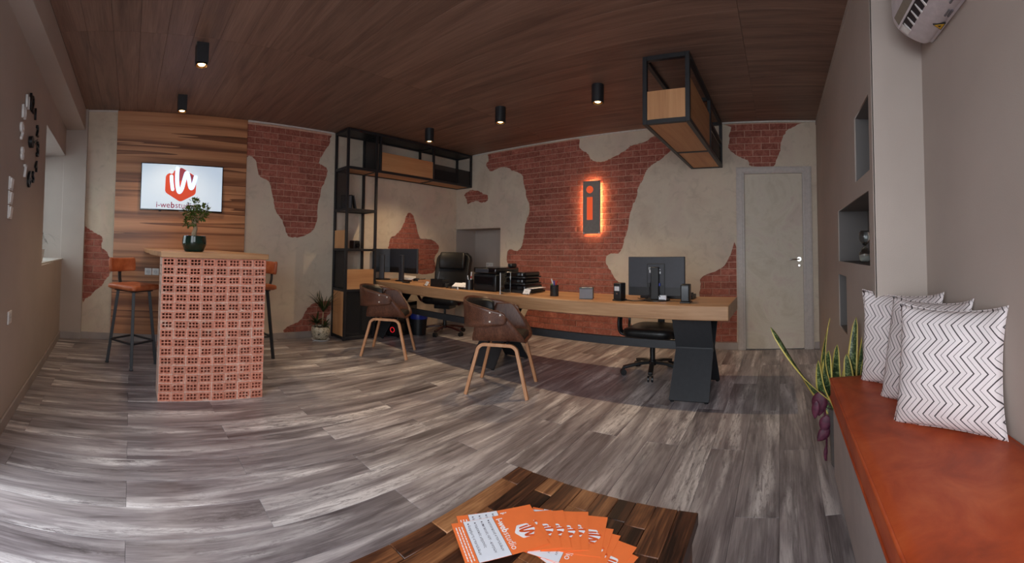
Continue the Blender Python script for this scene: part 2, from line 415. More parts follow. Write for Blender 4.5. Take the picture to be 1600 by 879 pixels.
def sans():
    t = NT('variegated_leaf', .38, 0, .45)
    at_ = t.n('ShaderNodeAttribute', attribute_name='across'); al = t.n('ShaderNodeAttribute', attribute_name='along')
    cmb = t.n('ShaderNodeCombineXYZ'); t.l(t.math('MULTIPLY', at_.outputs['Fac'], 1.2), cmb.inputs[0]); t.l(t.math('MULTIPLY', al.outputs['Fac'], 26), cmb.inputs[1])
    oi = t.n('ShaderNodeObjectInfo'); t.l(t.math('MULTIPLY', oi.outputs['Random'], 50), cmb.inputs[2])
    n = t.noise(cmb.outputs[0], 1.0, 4, .6, 1.5)
    c = t.ramp(n, [(.38, lin((26,42,24))), (.5, lin((58,78,44))), (.62, lin((124,136,92)))])
    e = t.val(t.math('ABSOLUTE', at_.outputs['Fac']), .66, .74)
    t.base(t.mix(e, c, lin((196,176,92)))); return t.m
M['sans'] = sans()
def zigzag():
    t = NT('zigzag_cotton', .85, 0, .2); tc = t.n('ShaderNodeTexCoord'); sx = t.n('ShaderNodeSeparateXYZ'); t.l(tc.outputs['Object'], sx.inputs[0])
    tri = t.math('PINGPONG', t.math('ADD', sx.outputs['Z'], 1.0), .050)
    d = t.math('ADD', t.math('ADD', sx.outputs['X'], 1.0), t.math('MULTIPLY', tri, .98))
    m_ = t.math('FRACT', t.math('DIVIDE', d, .046))
    thick = t.math('LESS_THAN', t.math('ABSOLUTE', t.math('SUBTRACT', m_, .25)), .062)
    thin = t.math('LESS_THAN', t.math('ABSOLUTE', t.math('SUBTRACT', m_, .75)), .028)
    ln = t.math('MAXIMUM', thick, thin)
    t.base(t.mix(ln, lin((226,216,216)), lin((74,66,68)))); wn = t.noise(t.coord(), 300, 2); t.bump(wn, .15, .002); return t.m
M['zig'] = zigzag()
def door_m():
    t = NT('stucco_door_face', .7, 0, .3); v = t.coord(); n = t.noise(v, 2.2, 7, .65, 2.0); n2 = t.noise(v, 14, 6, .7, 2)
    t.base(t.ramp(n, [(.3, lin((192,180,162))), (.5, lin((206,196,180))), (.65, lin((200,184,172))), (.8, lin((184,174,156)))])); t.bump(n2, .3, .006); return t.m
M['door'] = door_m(); M['frame'] = plain('grey_door_frame', (184, 174, 168), .5); M['base_b'] = plain('grey_wood_baseboard', (158, 148, 144), .5, var=.15, scale=4)
M['sand'] = plain('pale_sand', (220, 214, 206), .9)

# ================================================================== STRUCTURE
# floor with individual planks
fl = struct(MB().box(-1.05, -0.75, -0.06, 5.4, 5.0, -0.012).build('floor', M['subfloor']))
pm = {}
def plank_mesh(L, W):
    k = (round(L, 3), round(W, 3))
    if k not in pm:
        g = .0005; b = .0009; x, y = L/2 - g, W/2 - g
        vs = [(-x,-y,-.012),(x,-y,-.012),(x,y,-.012),(-x,y,-.012)] + [(-x,-y,-b),(x,-y,-b),(x,y,-b),(-x,y,-b)] + [(-x+b,-y+b,0),(x-b,-y+b,0),(x-b,y-b,0),(-x+b,y-b,0)]
        fs = [(0,1,5,4),(1,2,6,5),(2,3,7,6),(3,0,4,7),(4,5,9,8),(5,6,10,9),(6,7,11,10),(7,4,8,11),(8,9,10,11)]
        me = bpy.data.meshes.new('plank'); me.from_pydata(vs, [], fs); me.materials.append(M['floor']); pm[k] = me
    return pm[k]
PW, PL = .2, 1.21
for k in range(-4, 25):
    y0, y1 = max(.02 + PW*k, SY), min(.02 + PW*(k+1), AY)
    if y1 - y0 < .02: continue
    x = (1.83 if k % 2 == 0 else 2.44) - 3*PL
    while x < BX:
        a, b = max(x, -.90), min(x + PL, BX + (.0 if y0 > CYW else 0))
        if y1 <= CYW and b > RX: b = min(b, RX)
        if b - a > .03:
            o = link('plank', plank_mesh(b-a, y1-y0), None, fl); o.location = ((a+b)/2, (y0+y1)/2, 0)
        x += PL
# outside paving seen only as bounce light
struct(MB().box(-8, -8, -.12, -.9, 8, -.07).build('floor_outside', M['boxgrey']))

# ceiling with boards
ce = struct(MB().box(-.80, -0.75, H+.012, 5.4, 5.0, H+.10).build('ceiling', M['ceil_gap']))
cb = {}
for i in range(28):
    x0 = -.582 + .2*i; x1 = min(x0+.2, BX)
    if x1 - x0 < .02: continue
    for (y0, y1) in ((SY, .25), (.25, 3.05), (3.05, AY)):
        k = (round(x1-x0, 3), round(y1-y0, 3))
        if k not in cb:
            X, Y = (x1-x0)/2 - .0007, (y1-y0)/2 - .0007; b = .0012
            vs = [(-X,-Y,.012),(X,-Y,.012),(X,Y,.012),(-X,Y,.012),(-X,-Y,b),(X,-Y,b),(X,Y,b),(-X,Y,b),(-X+b,-Y+b,0),(X-b,-Y+b,0),(X-b,Y-b,0),(-X+b,Y-b,0)]
            fs = [(4,5,1,0),(5,6,2,1),(6,7,3,2),(7,4,0,3),(8,9,5,4),(9,10,6,5),(10,11,7,6),(11,8,4,7),(11,10,9,8)]
            me = bpy.data.meshes.new('board'); me.from_pydata(vs, [], fs); me.materials.append(M['ceiling']); cb[k] = me
        link('board', cb[k], None, ce).location = ((x0+x1)/2, (y0+y1)/2, H)

def flat(mesh, plane, at):
    if plane == 'A': mt = Matrix(((1,0,0,0),(0,0,-1,at),(0,1,0,0),(0,0,0,1)))
    else: mt = Matrix(((0,0,1,at),(1,0,0,0),(0,1,0,0),(0,0,0,1)))
    mesh.transform(mt); return mesh

A0 = [(-.56,1.34),(-.54,1.33),(-.5,1.3),(-.45,1.27),(-.39,1.24),(-.35,1.22),(-.33,1.19),(-.34,1.15),(-.35,1.12),(-.34,1.08),(-.31,1.06),(-.28,1.03),(-.24,.96),(-.22,.9),(-.22,.85),(-.23,.8),(-.24,.77),(-.27,.72),(-.3,.68),(-.33,.63),(-.38,.59),(-.43,.54),(-.46,.5),(-.51,.48),(-.56,.48)]
A1 = [(1.375,2.70),(1.61,2.70),(1.9,2.70),(2.21,2.70),(2.535,2.70),(2.53,2.64),(2.52,2.57),(2.46,2.47),(2.4,2.37),(2.37,2.3),(2.39,2.27),(2.46,2.25),(2.5,2.2),(2.49,2.13),(2.45,2.02),(2.42,1.96),(2.4,1.84),(2.37,1.74),(2.37,1.6),(2.36,1.51),(2.32,1.41),(2.25,1.35),(2.15,1.3),(2.05,1.29),(1.97,1.3),(1.93,1.35),(1.9,1.43),(1.85,1.53),(1.79,1.6),(1.76,1.68),(1.74,1.79),(1.71,1.9),(1.69,1.96),(1.66,1.99),(1.58,2.02),(1.54,2.06),(1.52,2.16),(1.49,2.24),(1.45,2.27),(1.41,2.28),(1.375,2.29)]
A2 = [(3.89,1.73),(3.95,1.72),(4.0,1.66),(4.03,1.58),(4.07,1.48),(4.1,1.4),(4.14,1.35),(4.22,1.34),(4.32,1.34),(4.42,1.31),(4.5,1.26),(4.53,1.21),(4.52,1.15),(4.47,1.1),(4.44,1.05),(4.44,.98),(4.46,.91),(4.44,.83),(4.36,.8),(4.23,.79),(4.1,.8),(3.83,.82),(3.62,.87),(3.53,1.0),(3.52,1.1),(3.52,1.18),(3.53,1.23),(3.54,1.29),(3.57,1.34),(3.65,1.38),(3.72,1.44),(3.76,1.5),(3.81,1.59),(3.85,1.69)]
A3 = [(1.94,.085),(1.98,.15),(2.05,.18),(2.12,.2),(2.17,.24),(2.2,.28),(2.23,.34),(2.27,.39),(2.33,.43),(2.39,.45),(2.49,.46),(2.6,.44),(2.6,.31),(2.57,.28),(2.54,.25),(2.54,.16),(2.54,.07),(2.22,.07)]
B0 = [(4.72,2.08),(4.68,2.12),(4.6,2.15),(4.5,2.15),(4.39,2.12),(4.31,2.08),(4.22,2.05),(4.2,2.01),(4.21,1.96),(4.27,1.94),(4.35,1.94),(4.43,1.97),(4.51,1.96),(4.58,1.95),(4.62,1.93),(4.65,1.95),(4.67,2.02)]
B1 = [(4.2,2.70),(3.87,2.70),(3.51,2.70),(3.18,2.70),(2.86,2.70),(2.61,2.70),(2.6,2.61),(2.58,2.56),(2.55,2.53),(2.51,2.51),(2.46,2.47),(2.44,2.42),(2.39,2.38),(2.34,2.36),(2.25,2.35),(2.19,2.36),(2.15,2.38),(2.08,2.4),(2.01,2.43),(1.95,2.46),(1.89,2.49),(1.86,2.52),(1.8,2.53),(1.74,2.54),(1.65,2.56),(1.56,2.61),(1.5,2.64),(1.40,2.60),(1.32,2.52),(1.31,2.44),(1.36,2.39),(1.42,2.34),(1.49,2.29),(1.55,2.26),(1.59,2.24),(1.63,2.2),(1.66,2.16),(1.68,2.1),(1.71,2.04),(1.74,2.0),(1.76,1.94),(1.77,1.87),(1.79,1.82),(1.82,1.78),(1.84,1.72),(1.86,1.67),(1.885,1.53),(1.91,1.4),(1.93,1.36),(1.95,1.29),(1.97,1.23),(1.99,1.18),(2.03,1.14),(2.08,1.14),(2.15,1.14),(2.19,1.1),(2.2,1.05),(2.19,1.01),(2.16,.96),(2.12,.9),(2.08,.83),(2.04,.79),(2.0,.72),(1.93,.54),(1.9,.34),(1.9,.07),(3.43,.07),(3.43,.33),(3.58,.63),(3.7,.86),(3.7,.93),(3.76,.96),(3.81,1.0),(3.82,1.05),(3.81,1.14),(3.78,1.19),(3.72,1.2),(3.68,1.18),(3.62,1.17),(3.57,1.21),(3.54,1.25),(3.52,1.33),(3.5,1.42),(3.49,1.52),(3.46,1.62),(3.43,1.69),(3.41,1.78),(3.42,1.86),(3.45,1.92),(3.47,1.97),(3.48,2.04),(3.5,2.11),(3.52,2.17),(3.53,2.24),(3.55,2.29),(3.59,2.32),(3.66,2.35),(3.74,2.38),(3.79,2.42),(3.86,2.44),(3.93,2.45),(4.0,2.44),(4.1,2.42),(4.16,2.42),(4.2,2.45),(4.23,2.49),(4.25,2.52),(4.24,2.56),(4.21,2.58),(4.2,2.63)]
B2 = [(.6,2.70),(.57,2.66),(.58,2.62),(.6,2.56),(.59,2.51),(.6,2.45),(.61,2.41),(.57,2.37),(.52,2.32),(.46,2.29),(.39,2.26),(.36,2.23),(.33,2.175),(.07,2.175),(.03,2.24),(0,2.31),(-.02,2.37),(-.03,2.45),(-.05,2.52),(-.08,2.57),(-.11,2.61),(-.15,2.63),(-.22,2.67),(-.27,2.70)]
B3 = [(.525,1.21),(.59,1.12),(.65,1.02),(.71,.96),(.82,.91),(.92,.87),(.96,.82),(.96,.74),(.97,.62),(.94,.42),(.85,.28),(.85,.07),(.525,.07)]
def rough_edge(poly, amp=.006):
    """subdivide and roughen a plaster edge"""
    P = smooth_pts([(p[0], p[1], 0) for p in poly], 3, closed=True); out = []
    for p in P: out.append((p.x + random.uniform(-amp, amp), p.y + random.uniform(-amp, amp)))
    return out
def clampz(P, z0, z1, x0=-99, x1=99): return [(min(max(p[0], x0), x1), min(max(p[1], z0), z1)) for p in P]
HA = [clampz(rough_edge(A0), .07, 2.702, -.565, 9), clampz(rough_edge(A1), .07, 2.702, 1.372, 9), rough_edge(A2), clampz(rough_edge(A3), .065, 3)]
HB = [rough_edge(B0), clampz(rough_edge(B1), .065, 2.702), clampz(rough_edge(B2), 2.172, 2.702), clampz(rough_edge(B3), .065, 3, .522, 9)]
DOOR = [(.44, 0.0), (-.29, 0.0), (-.29, 2.10), (.44, 2.10)]
NICHE = [(3.944, .5), (4.894, .5), (4.894, 1.525), (3.944, 1.525)]

wn = struct(MB().box(-.98, AY, 0, 5.4, AY+.12, H+.05).build('wall_north', M['mortar']))
we = MB()
for (y0, z0, y1, z1) in ((CYW-.27,0,-.29,H+.05),(-.29,2.10,.44,H+.05),(.44,0,3.944,H+.05),(3.944,0,4.894,.5),(3.944,1.525,4.894,H+.05),(4.894,0,AY,H+.05)):
    we.box(BX, y0, z0, BX+.12, y1, z1)
we.box(BX+.06, -.29, 0, BX+.12, .44, 2.10)  # unseen backing added behind the door to block daylight leaking under it
we = struct(we.build('wall_east', M['mortar']))
def sheet(parent, name, outer, holes, plane, at, m, ext=.003):
    me = flat(curve_mesh(name, [outer] + holes, ext), plane, at); return link(name, me, m, parent)
sheet(wn, 'plaster', [(-.845, .001), (BX-.015, .001), (BX-.015, H-.001), (-.845, H-.001)], HA, 'A', AY-.013, M['plaster'])
# the east wall plaster outline runs round the door, which stands on the floor
outerB = [(CYW+.002, .001), (-.291, .001), (-.291, 2.101), (.441, 2.101), (.441, .001), (AY-.017, .001), (AY-.017, H-.001), (CYW+.002, H-.001)]
sheet(we, 'plaster', outerB, [NICHE] + HB, 'B', BX-.013, M['plaster'])

# bricks
BL, BH, BJ = .2025, .079, .008
bvar = []
for k in range(5):
    rr = random.Random(k); x, z = (BL-BJ)/2, (BH-BJ)/2; b = .003; j = lambda a=.0018: rr.uniform(-a, a)
    vs = [(-x,0,-z),(x,0,-z),(x,0,z),(-x,0,z)] + [(-x,-.0065+j(),-z),(x,-.0065+j(),-z),(x,-.0065+j(),z),(-x,-.0065+j(),z)]
    vs += [(-x+b,-.0085+j(),-z+b),(j(.03),-.0095+j(),-z+b),(x-b,-.0085+j(),-z+b),(x-b,-.0085+j(),z-b),(j(.03),-.0085+j(),z-b),(-x+b,-.0085+j(),z-b)]
    fs = [(0,1,5,4),(1,2,6,5),(2,3,7,6),(3,0,4,7),(4,5,10,9,8),(5,6,11,10),(6,7,13,12,11),(7,4,8,13),(8,9,12,13),(9,10,11,12)]
    me = bpy.data.meshes.new('brick'); me.from_pydata(vs, [], fs); me.materials.append(M['brick']); bvar.append(me)
def lay(parent, polys, plane, zt, xj, lo, hi, avoid=()):
    cells = []
    for r in range(int(H/BH)+1):
        z1 = zt - BH*r; zc = z1 - BH/2
        if zc < .05 or zc > H-.03: continue
        off = xj + (BL/2 if r % 2 else 0); n0 = math.floor((lo-off)/BL); n1 = math.ceil((hi-off)/BL)
        for n in range(n0, n1):
            xc = off + BL*(n+.5)
            if xc - BL/2 < lo or xc + BL/2 > hi: continue
            hits = sum(in_poly(xc + (i-3)*BL/6.2, zc + (j-1)*BH/2.1, p) for p in polys for i in range(7) for j in range(3))
            if hits == 0: continue
            xa, xb, za, zb = xc-BL/2, xc+BL/2, zc-BH/2, zc+BH/2
            for a0,b0,a1,b1 in avoid:
                if a0 < xb and xa < a1 and b0 < zb and za < b1:
                    if zc > b1-.01: za = max(za, b1)
                    elif xc > a1: xa = a1
                    elif xb > a1+.02: xa = a1
                    else: xb = xa
            if xb-xa < .02 or zb-za < .02: continue
            d = math.hypot(xc, AY) if plane == 'A' else math.hypot(BX, xc)
            cells.append((hits/d, (xa+xb)/2, (za+zb)/2, (xb-xa)/BL, (zb-za)/BH))
    cells.sort(reverse=True); rest = MB()
    for i, (s, xc, zc, fx, fz) in enumerate(cells):
        me = bvar[random.randrange(5)]
        mt = Matrix.Translation((xc, AY, zc)) if plane == 'A' else Matrix.Translation((BX, xc, zc)) @ Matrix.Rotation(R(-90), 4, 'Z')
        mt = mt @ Matrix.Rotation(R(random.uniform(-.5,.5)) if fx == fz == 1 else 0, 4, 'Y') @ Matrix.Diagonal((fx, 1, fz, 1))
        if i < 300:
            o = link('brick', me, None, parent); o.matrix_local = mt
        else:
            rest.add([mt @ v.co for v in me.vertices], [tuple(p.vertices) for p in me.polygons])
    if rest.v: tag(rest.build('brick_remainder', M['brick'], parent), kind='stuff')
lay(wn, HA, 'A', 2.68, 2.09, -.80, BX)
# wall-B bricks run along y with the brick's long side turned
lay(we, HB, 'B', 2.693, .512, CYW, AY, avoid=((-.28,0,.428,2.095),))

# niche in the east wall corner
nm = MB()
nm.box(BX+.46, 3.90, .45, BX+.50, 4.95, 1.57).box(BX-.001, 4.891, .45, BX+.46, 4.95, 1.57).box(BX-.001, 3.90, .45, BX+.46, 3.947, 1.57).box(BX-.001, 3.947, 1.522, BX+.46, 4.891, 1.57).box(BX-.001, 3.947, .45, BX+.46, 4.891, .503)
nm.build('niche_lining', M['paint'], we)
MB().box(BX+.16, 3.948, .5, BX+.459, 4.890, .66).build('niche_step', M['paint'], we)

# west wall: slightly skewed, window towards the back, shop front beside the camera left open to daylight
def wx(y): return -.72 - .035*(y - 2.26)
ww = MB()
def wbox(y0, y1, z0, z1, t=.45):
    a, b = wx(y0), wx(y1)
    ww.add([(a-t,y0,z0),(a,y0,z0),(b,y1,z0),(b-t,y1,z0),(a-t,y0,z1),(a,y0,z1),(b,y1,z1),(b-t,y1,z1)], [(0,3,2,1),(4,5,6,7),(0,1,5,4),(1,2,6,5),(2,3,7,6),(3,0,4,7)])
wbox(1.85, 3.52, 0, H); wbox(3.52, 4.85, 0, .925); wbox(3.52, 4.85, 2.16, H); wbox(4.853, AY, 0, H); wbox(-.75, 1.85, 2.52, H)
struct(ww.build('wall_west', M['paint']))
struct(MB().box(wx(4.84)-.02, 4.85, 0, -.553, AY+.01, H).build('column', M['paint'], bevel=.004))
struct(MB().box(-.80, -.75, H-.252, -.582, 4.85, H+.0).build('beam', M['paint'], bevel=.004))
# window 1: frame set in the outer part of the reveal, pane of glass
w1 = MB(); xw = wx(3.9) - .40
for (y0,z0,y1,z1) in ((3.52,.925,4.85,.98),(3.52,2.105,4.85,2.16),(3.52,.98,3.57,2.105),(4.80,.98,4.85,2.105),(4.16,.98,4.21,2.105)): w1.box(xw, y0, z0, xw+.05, y1, z1)
w1 = struct(w1.build('window_1', M['white_trim'], bevel=.004))
MB().box(xw+.02, 3.57, .98, xw+.026, 4.16, 2.105).build('pane', M['glass'], w1); MB().box(xw+.02, 4.21, .98, xw+.026, 4.80, 2.105).build('pane', M['glass'], w1)
MB().box(wx(3.9)-.35, 3.525, .925, wx(4.8)+.006, 4.849, .94).build('window_sill', M['white_trim'], w1, bevel=.003)

# south wall: thick part with three niches, return face, recessed part by the bench
NC = [[(2.02,1.555),(2.42,1.555),(2.42,1.94),(2.02,1.94)], [(2.055,1.07),(3.18,1.07),(3.18,1.455),(2.055,1.455)], [(2.83,.57),(3.21,.57),(3.21,.97),(2.83,.97)]]
ws = MB()
for (x0_, z0_, x1_, z1_) in ((.62,0,RX,H),(-.9,0,-.72,H),(-.72,0,.62,1.08),(-.72,2.42,.62,H)): ws.box(x0_, SY-.12, z0_, x1_, SY, z1_)
struct(ws.build('wall_south', M['paint']))
w2 = MB()
for (x0_, z0_, x1_, z1_) in ((-.72,1.08,.62,1.13),(-.72,2.37,.62,2.42),(-.72,1.13,-.67,2.37),(.57,1.13,.62,2.37)): w2.box(x0_, SY-.09, z0_, x1_, SY-.03, z1_)
struct(w2.build('added_south_window', M['black'], bevel=.004))  # unseen window added to bring more daylight onto the north and west walls
ws = MB().box(RX, SY-.1, 0, BX+.12, CYW-.245, H).box(RX, CYW-.245, 0, RX+.004, CYW-.0035, H)
ws = struct(ws.build('wall_niche', M['paint']))
me = flat(curve_mesh('niche_front', [[(RX,0),(BX,0),(BX,H),(RX,H)]] + NC, .004), 'A', CYW-.004); link('niche_front', me, M['paint'], ws)
for q in NC:
    x0, z0 = q[0]; x1, z1 = q[2]; y0 = CYW-.235; t = .01
    MB().box(x0-t,y0-t,z0-t,x1+t,y0,z1+t).box(x0-t,y0,z0-t,x0,CYW-.008,z1+t).box(x1,y0,z0-t,x1+t,CYW-.008,z1+t).box(x0,y0,z0-t,x1,CYW-.008,z0).box(x0,y0,z1,x1,CYW-.008,z1+t).build('niche_lining', M['paint_niche_shade'], ws)

# trims
struct(MB().box(-.553, AY-.03, H-.018, -.20, AY-.016, H).box(1.385, AY-.03, H-.018, 2.58, AY-.016, H).build('trim_1', M['white_trim']))
struct(MB().box(BX-.03, CYW, H-.018, BX-.016, 4.52, H).build('trim_2', M['white_trim']))
struct(MB().box(RX, CYW, H-.05, BX, CYW+.008, H).build('trim_3', M['paint']))
def bboard(name, x0,y0,x1,y1): return struct(MB().box(x0,y0,0,x1,y1,.082).build(name, M['base_b'], bevel=.003))
bboard('baseboard_north', -.553, AY-.030, 2.57, AY-.016)
struct(MB().box(-.80, 4.836, 0, -.547, 4.85, .082).build('baseboard_column', M['base_b'], bevel=.003))
bboard('baseboard_east', BX-.030, .515, BX-.016, 4.86)
bboard('baseboard_corner', BX-.030, CYW, BX-.016, -.395)
bb = MB(); a, b = wx(1.85)+.001, wx(4.84)+.001
bb.add([(a,1.85,0),(a+.014,1.85,0),(b+.014,4.84,0),(b,4.84,0),(a,1.85,.082),(a+.014,1.85,.082),(b+.014,4.84,.082),(b,4.84,.082)], [(0,3,2,1),(4,5,6,7),(0,1,5,4),(1,2,6,5),(2,3,7,6),(3,0,4,7)])
struct(bb.build('baseboard_west', M['base_b'], bevel=.003))
# door
d1 = struct(MB().box(BX-.004, -.272, .008, BX+.036, .418, 2.085).build('door_1', M['door'], bevel=.002))
fr = MB()
fr.box(BX-.035, .418, 0, BX+.08, .515, 2.165).box(BX-.035, -.385, 0, BX+.08, -.272, 2.165).box(BX-.035, -.272, 2.085, BX+.08, .418, 2.165)
fr.build('door_frame', M['frame'], d1, bevel=.004)
fr = MB().box(BX-.042, .44, .0, BX-.034, .50, 2.15).box(BX-.042, -.37, 0, BX-.034, -.30, 2.15).box(BX-.042, -.30, 2.10, BX-.034, .44, 2.15)
fr.build('door_architrave', M['frame'], d1, bevel=.003)
hd = MB().lathe([(0,0),(.026,0),(.026,.008),(0,.008)], 20)
hm = hd.mesh('handle_rose', 40); hm.transform(Matrix.Translation((BX-.004, -.225, 1.06)) @ Matrix.Rotation(R(-90), 4, 'Y'))
rose = link('handle_rose', hm, M['chrome'], d1)
MB().tube([(BX-.012,-.225,1.06),(BX-.05,-.225,1.06),(BX-.055,-.215,1.06),(BX-.056,-.11,1.058)], .0085, 10).build('door_handle', M['chrome'], d1, smooth=50)
MB().cyl((BX-.004,-.225,.985),(BX-.012,-.225,.985),.012).cyl((BX-.012,-.225,.988),(BX-.0135,-.225,.988),.004).build('keyhole', M['chrome'], d1, smooth=40)

# ================================================================== THINGS
# ---- wall panel, television
t = thing('wall_panel', 'tall walnut-veneer panel with wavy grain fixed behind the television', 'wall panel', (.585, AY-.016, 0))
MB().box(-.79, -.018, .085, .79, 0, 2.715).build('veneer_sheet', M['panel'], t, bevel=.002)
MB().box(-.785, -.010, 0.0, .785, 0, .085).build('plinth', M['panel'], t)

def hexlogo(s):
    hx = round_poly([(0.01*s,1.0*s),(.9*s,.49*s),(.89*s,-.51*s),(0,-1.0*s),(-.9*s,-.47*s),(-.88*s,.52*s)], .16*s)
    i_st = ([(-.55*s,.46*s),(-.53*s,.15*s),(-.46*s,-.30*s)], .20*s)
    w_st = ([(-.21*s,.96*s),(-.225*s,.5*s),(-.19*s,-.05*s),(-.08*s,-.42*s),(.08*s,-.2*s),(.2*s,.3*s),(.33*s,.70*s),(.45*s,.42*s),(.53*s,.0*s),(.62*s,-.17*s),(.73*s,.0*s),(.86*s,.5*s)], .235*s)
    dot = [(-.56*s + .135*s*math.cos(a), .735*s + .135*s*math.sin(a)) for a in [2*math.pi*k/14 for k in range(14)]]
    return hx, i_st, w_st, dot
tv = thing('television', 'wall-mounted black-framed television showing an orange hexagon logo', 'television', (.583, AY-.064, 1.825))
W2, H2 = .492, .278
MB().box(-W2, -.008, -H2, W2, .020, H2).build('casing', M['bgloss'], tv, bevel=.004)
MB().box(-.2, .018, -.12, .2, .026, .12).build('wall_bracket', M['black'], tv)
scr = MB().box(-W2+.010, -.0095, -H2+.016, W2-.010, -.0085, H2-.010).build('screen', M['screen'], tv)
MB().box(-.03, -.010, -H2-.006, .03, .0, -H2+.001).build('maker_badge', M['chrome'], tv); MB().box(-.27, -.006, -H2-.012, -.24, .008, -H2).build('sensor', M['bplastic'], tv)
hx, ist, wst, dot = hexlogo(.205)
sx, sz = -.018, .035
def tvflat(nm, contours, m, d, dx=sx, dz=sz):
    me = flat(curve_mesh(nm, contours, .0002) if isinstance(contours, list) else stroke_mesh(nm, *contours), 'A', -d); o = link(nm, me, m, scr); o.location = (dx, 0, dz); return o
tvflat('logo_hexagon', [hx], M['logo_o'], .0100)
s = .205
tvflat('logo_shadow', [[(-.19*s,.15*s),(-.17*s,.8*s),(.02*s,.98*s),(.42*s,.72*s),(.15*s,.3*s)]], M['logo_p'], .0106)
tvflat('logo_shadow', [[(.5*s,.64*s),(.84*s,.50*s),(.66*s,.10*s)]], M['logo_p'], .0106)
tvflat('logo_stroke', ist, M['logo_w'], .0112); tvflat('logo_stroke', wst, M['logo_w'], .0112); tvflat('logo_dot', [dot], M['logo_w'], .0112)
x = -.305
for txt, bold in (('i-we', .0004), ('b', .0020), ('studio', .0)):
    me = flat(text_mesh(txt, .098, .0002, 'LEFT', bold=bold), 'A', -.0105); wd_ = max(v.co.x for v in me.vertices); link('screen_lettering', me, M['logo_p'], scr).location = (x, 0, -.213); x += wd_ + .006

# ---- bar counter on hollow bricks
bar = thing('bar_counter', 'bar counter of stacked hollow clay bricks under a thick live-edge oak top', 'bar counter', (.635, 3.03, 0))
hw, hh = .0935, .0595
def hollow_mesh():
    xs = [-hw/2]; zs = [-hh/2]; ex = .0125; ez = .0105; gx = .0065; gz = .0075
    hwid = (hw - 2*ex - 2*gx)/3; hhei = (hh - 2*ez - gz)/2
    x = -hw/2 + ex; cols = []
    for i in range(3): cols.append((x, x+hwid)); x += hwid + gx
    z = -hh/2 + ez; rows = []
    for i in range(2): rows.append((z, z+hhei)); z += hhei + gz
    xs = sorted([-hw/2, hw/2] + [q for c in cols for q in c]); zs = sorted([-hh/2, hh/2] + [q for c in rows for q in c])
    mb = MB(); D = .21
    for i in range(len(xs)-1):
        for k in range(len(zs)-1):
            x0, x1, z0, z1 = xs[i], xs[i+1], zs[k], zs[k+1]
            if i % 2 == 1 and k % 2 == 1:
                mb.add([(x0,0,z0),(x1,0,z0),(x1,0,z1),(x0,0,z1),(x0,D,z0),(x1,D,z0),(x1,D,z1),(x0,D,z1)], [(0,4,5,1),(1,5,6,2),(2,6,7,3),(3,7,4,0),(4,7,6,5)])
            else: mb.add([(x0,0,z0),(x1,0,z0),(x1,0,z1),(x0,0,z1)], [(0,1,2,3)])
    a, b = hw/2, hh/2
    mb.add([(-a,0,-b),(a,0,-b),(a,0,b),(-a,0,b),(-a,.24,-b),(a,.24,-b),(a,.24,b),(-a,.24,b)], [(0,4,5,1),(1,5,6,2),(2,6,7,3),(3,7,4,0)])
    me = bpy.data.meshes.new('hollow_brick'); me.from_pydata(mb.v, [], mb.f); me.materials.append(M['hollow']); return me
hme = hollow_mesh()
rb = random.Random(3)
for r in range(16):
    for c in range(8):
        o = link('hollow_brick', hme, None, bar)
        o.location = (-.40 + .1*(c+.5) + rb.uniform(-.002,.002), rb.uniform(-.004,.004), .066*(r+.5) + rb.uniform(-.0012,.0012)); o.rotation_euler = (0, R(rb.uniform(-1.1,1.1)), R(rb.uniform(-1,1)))
mo = MB()
for r in range(17): mo.box(-.399, .005, max(0,.066*r-.004), .399, .236, min(1.056,.066*r+.004))
for c in range(9): mo.box(-.40+.1*c-(.004 if c else -.001), .0055, 0, -.40+.1*c+(.004 if c < 8 else -.001), .2355, 1.056)
mo.box(-.398,.215,0,.398,.236,1.056); mo.build('mortar', M['hollow_mortar'], bar)
top = MB()
outl = [(-.412,-.035),(.408,-.035),(.412,.3),(.425,.9),(.41,1.4),(.415,1.846),(-.47,1.846),(-.475,1.4),(-.452,.95),(-.462,.7),(-.448,.42),(-.425,.2)]
top.prism(outl, 'z', 1.056, 1.097); top.build('counter_top', M['oak_bar'], bar, bevel=.005)

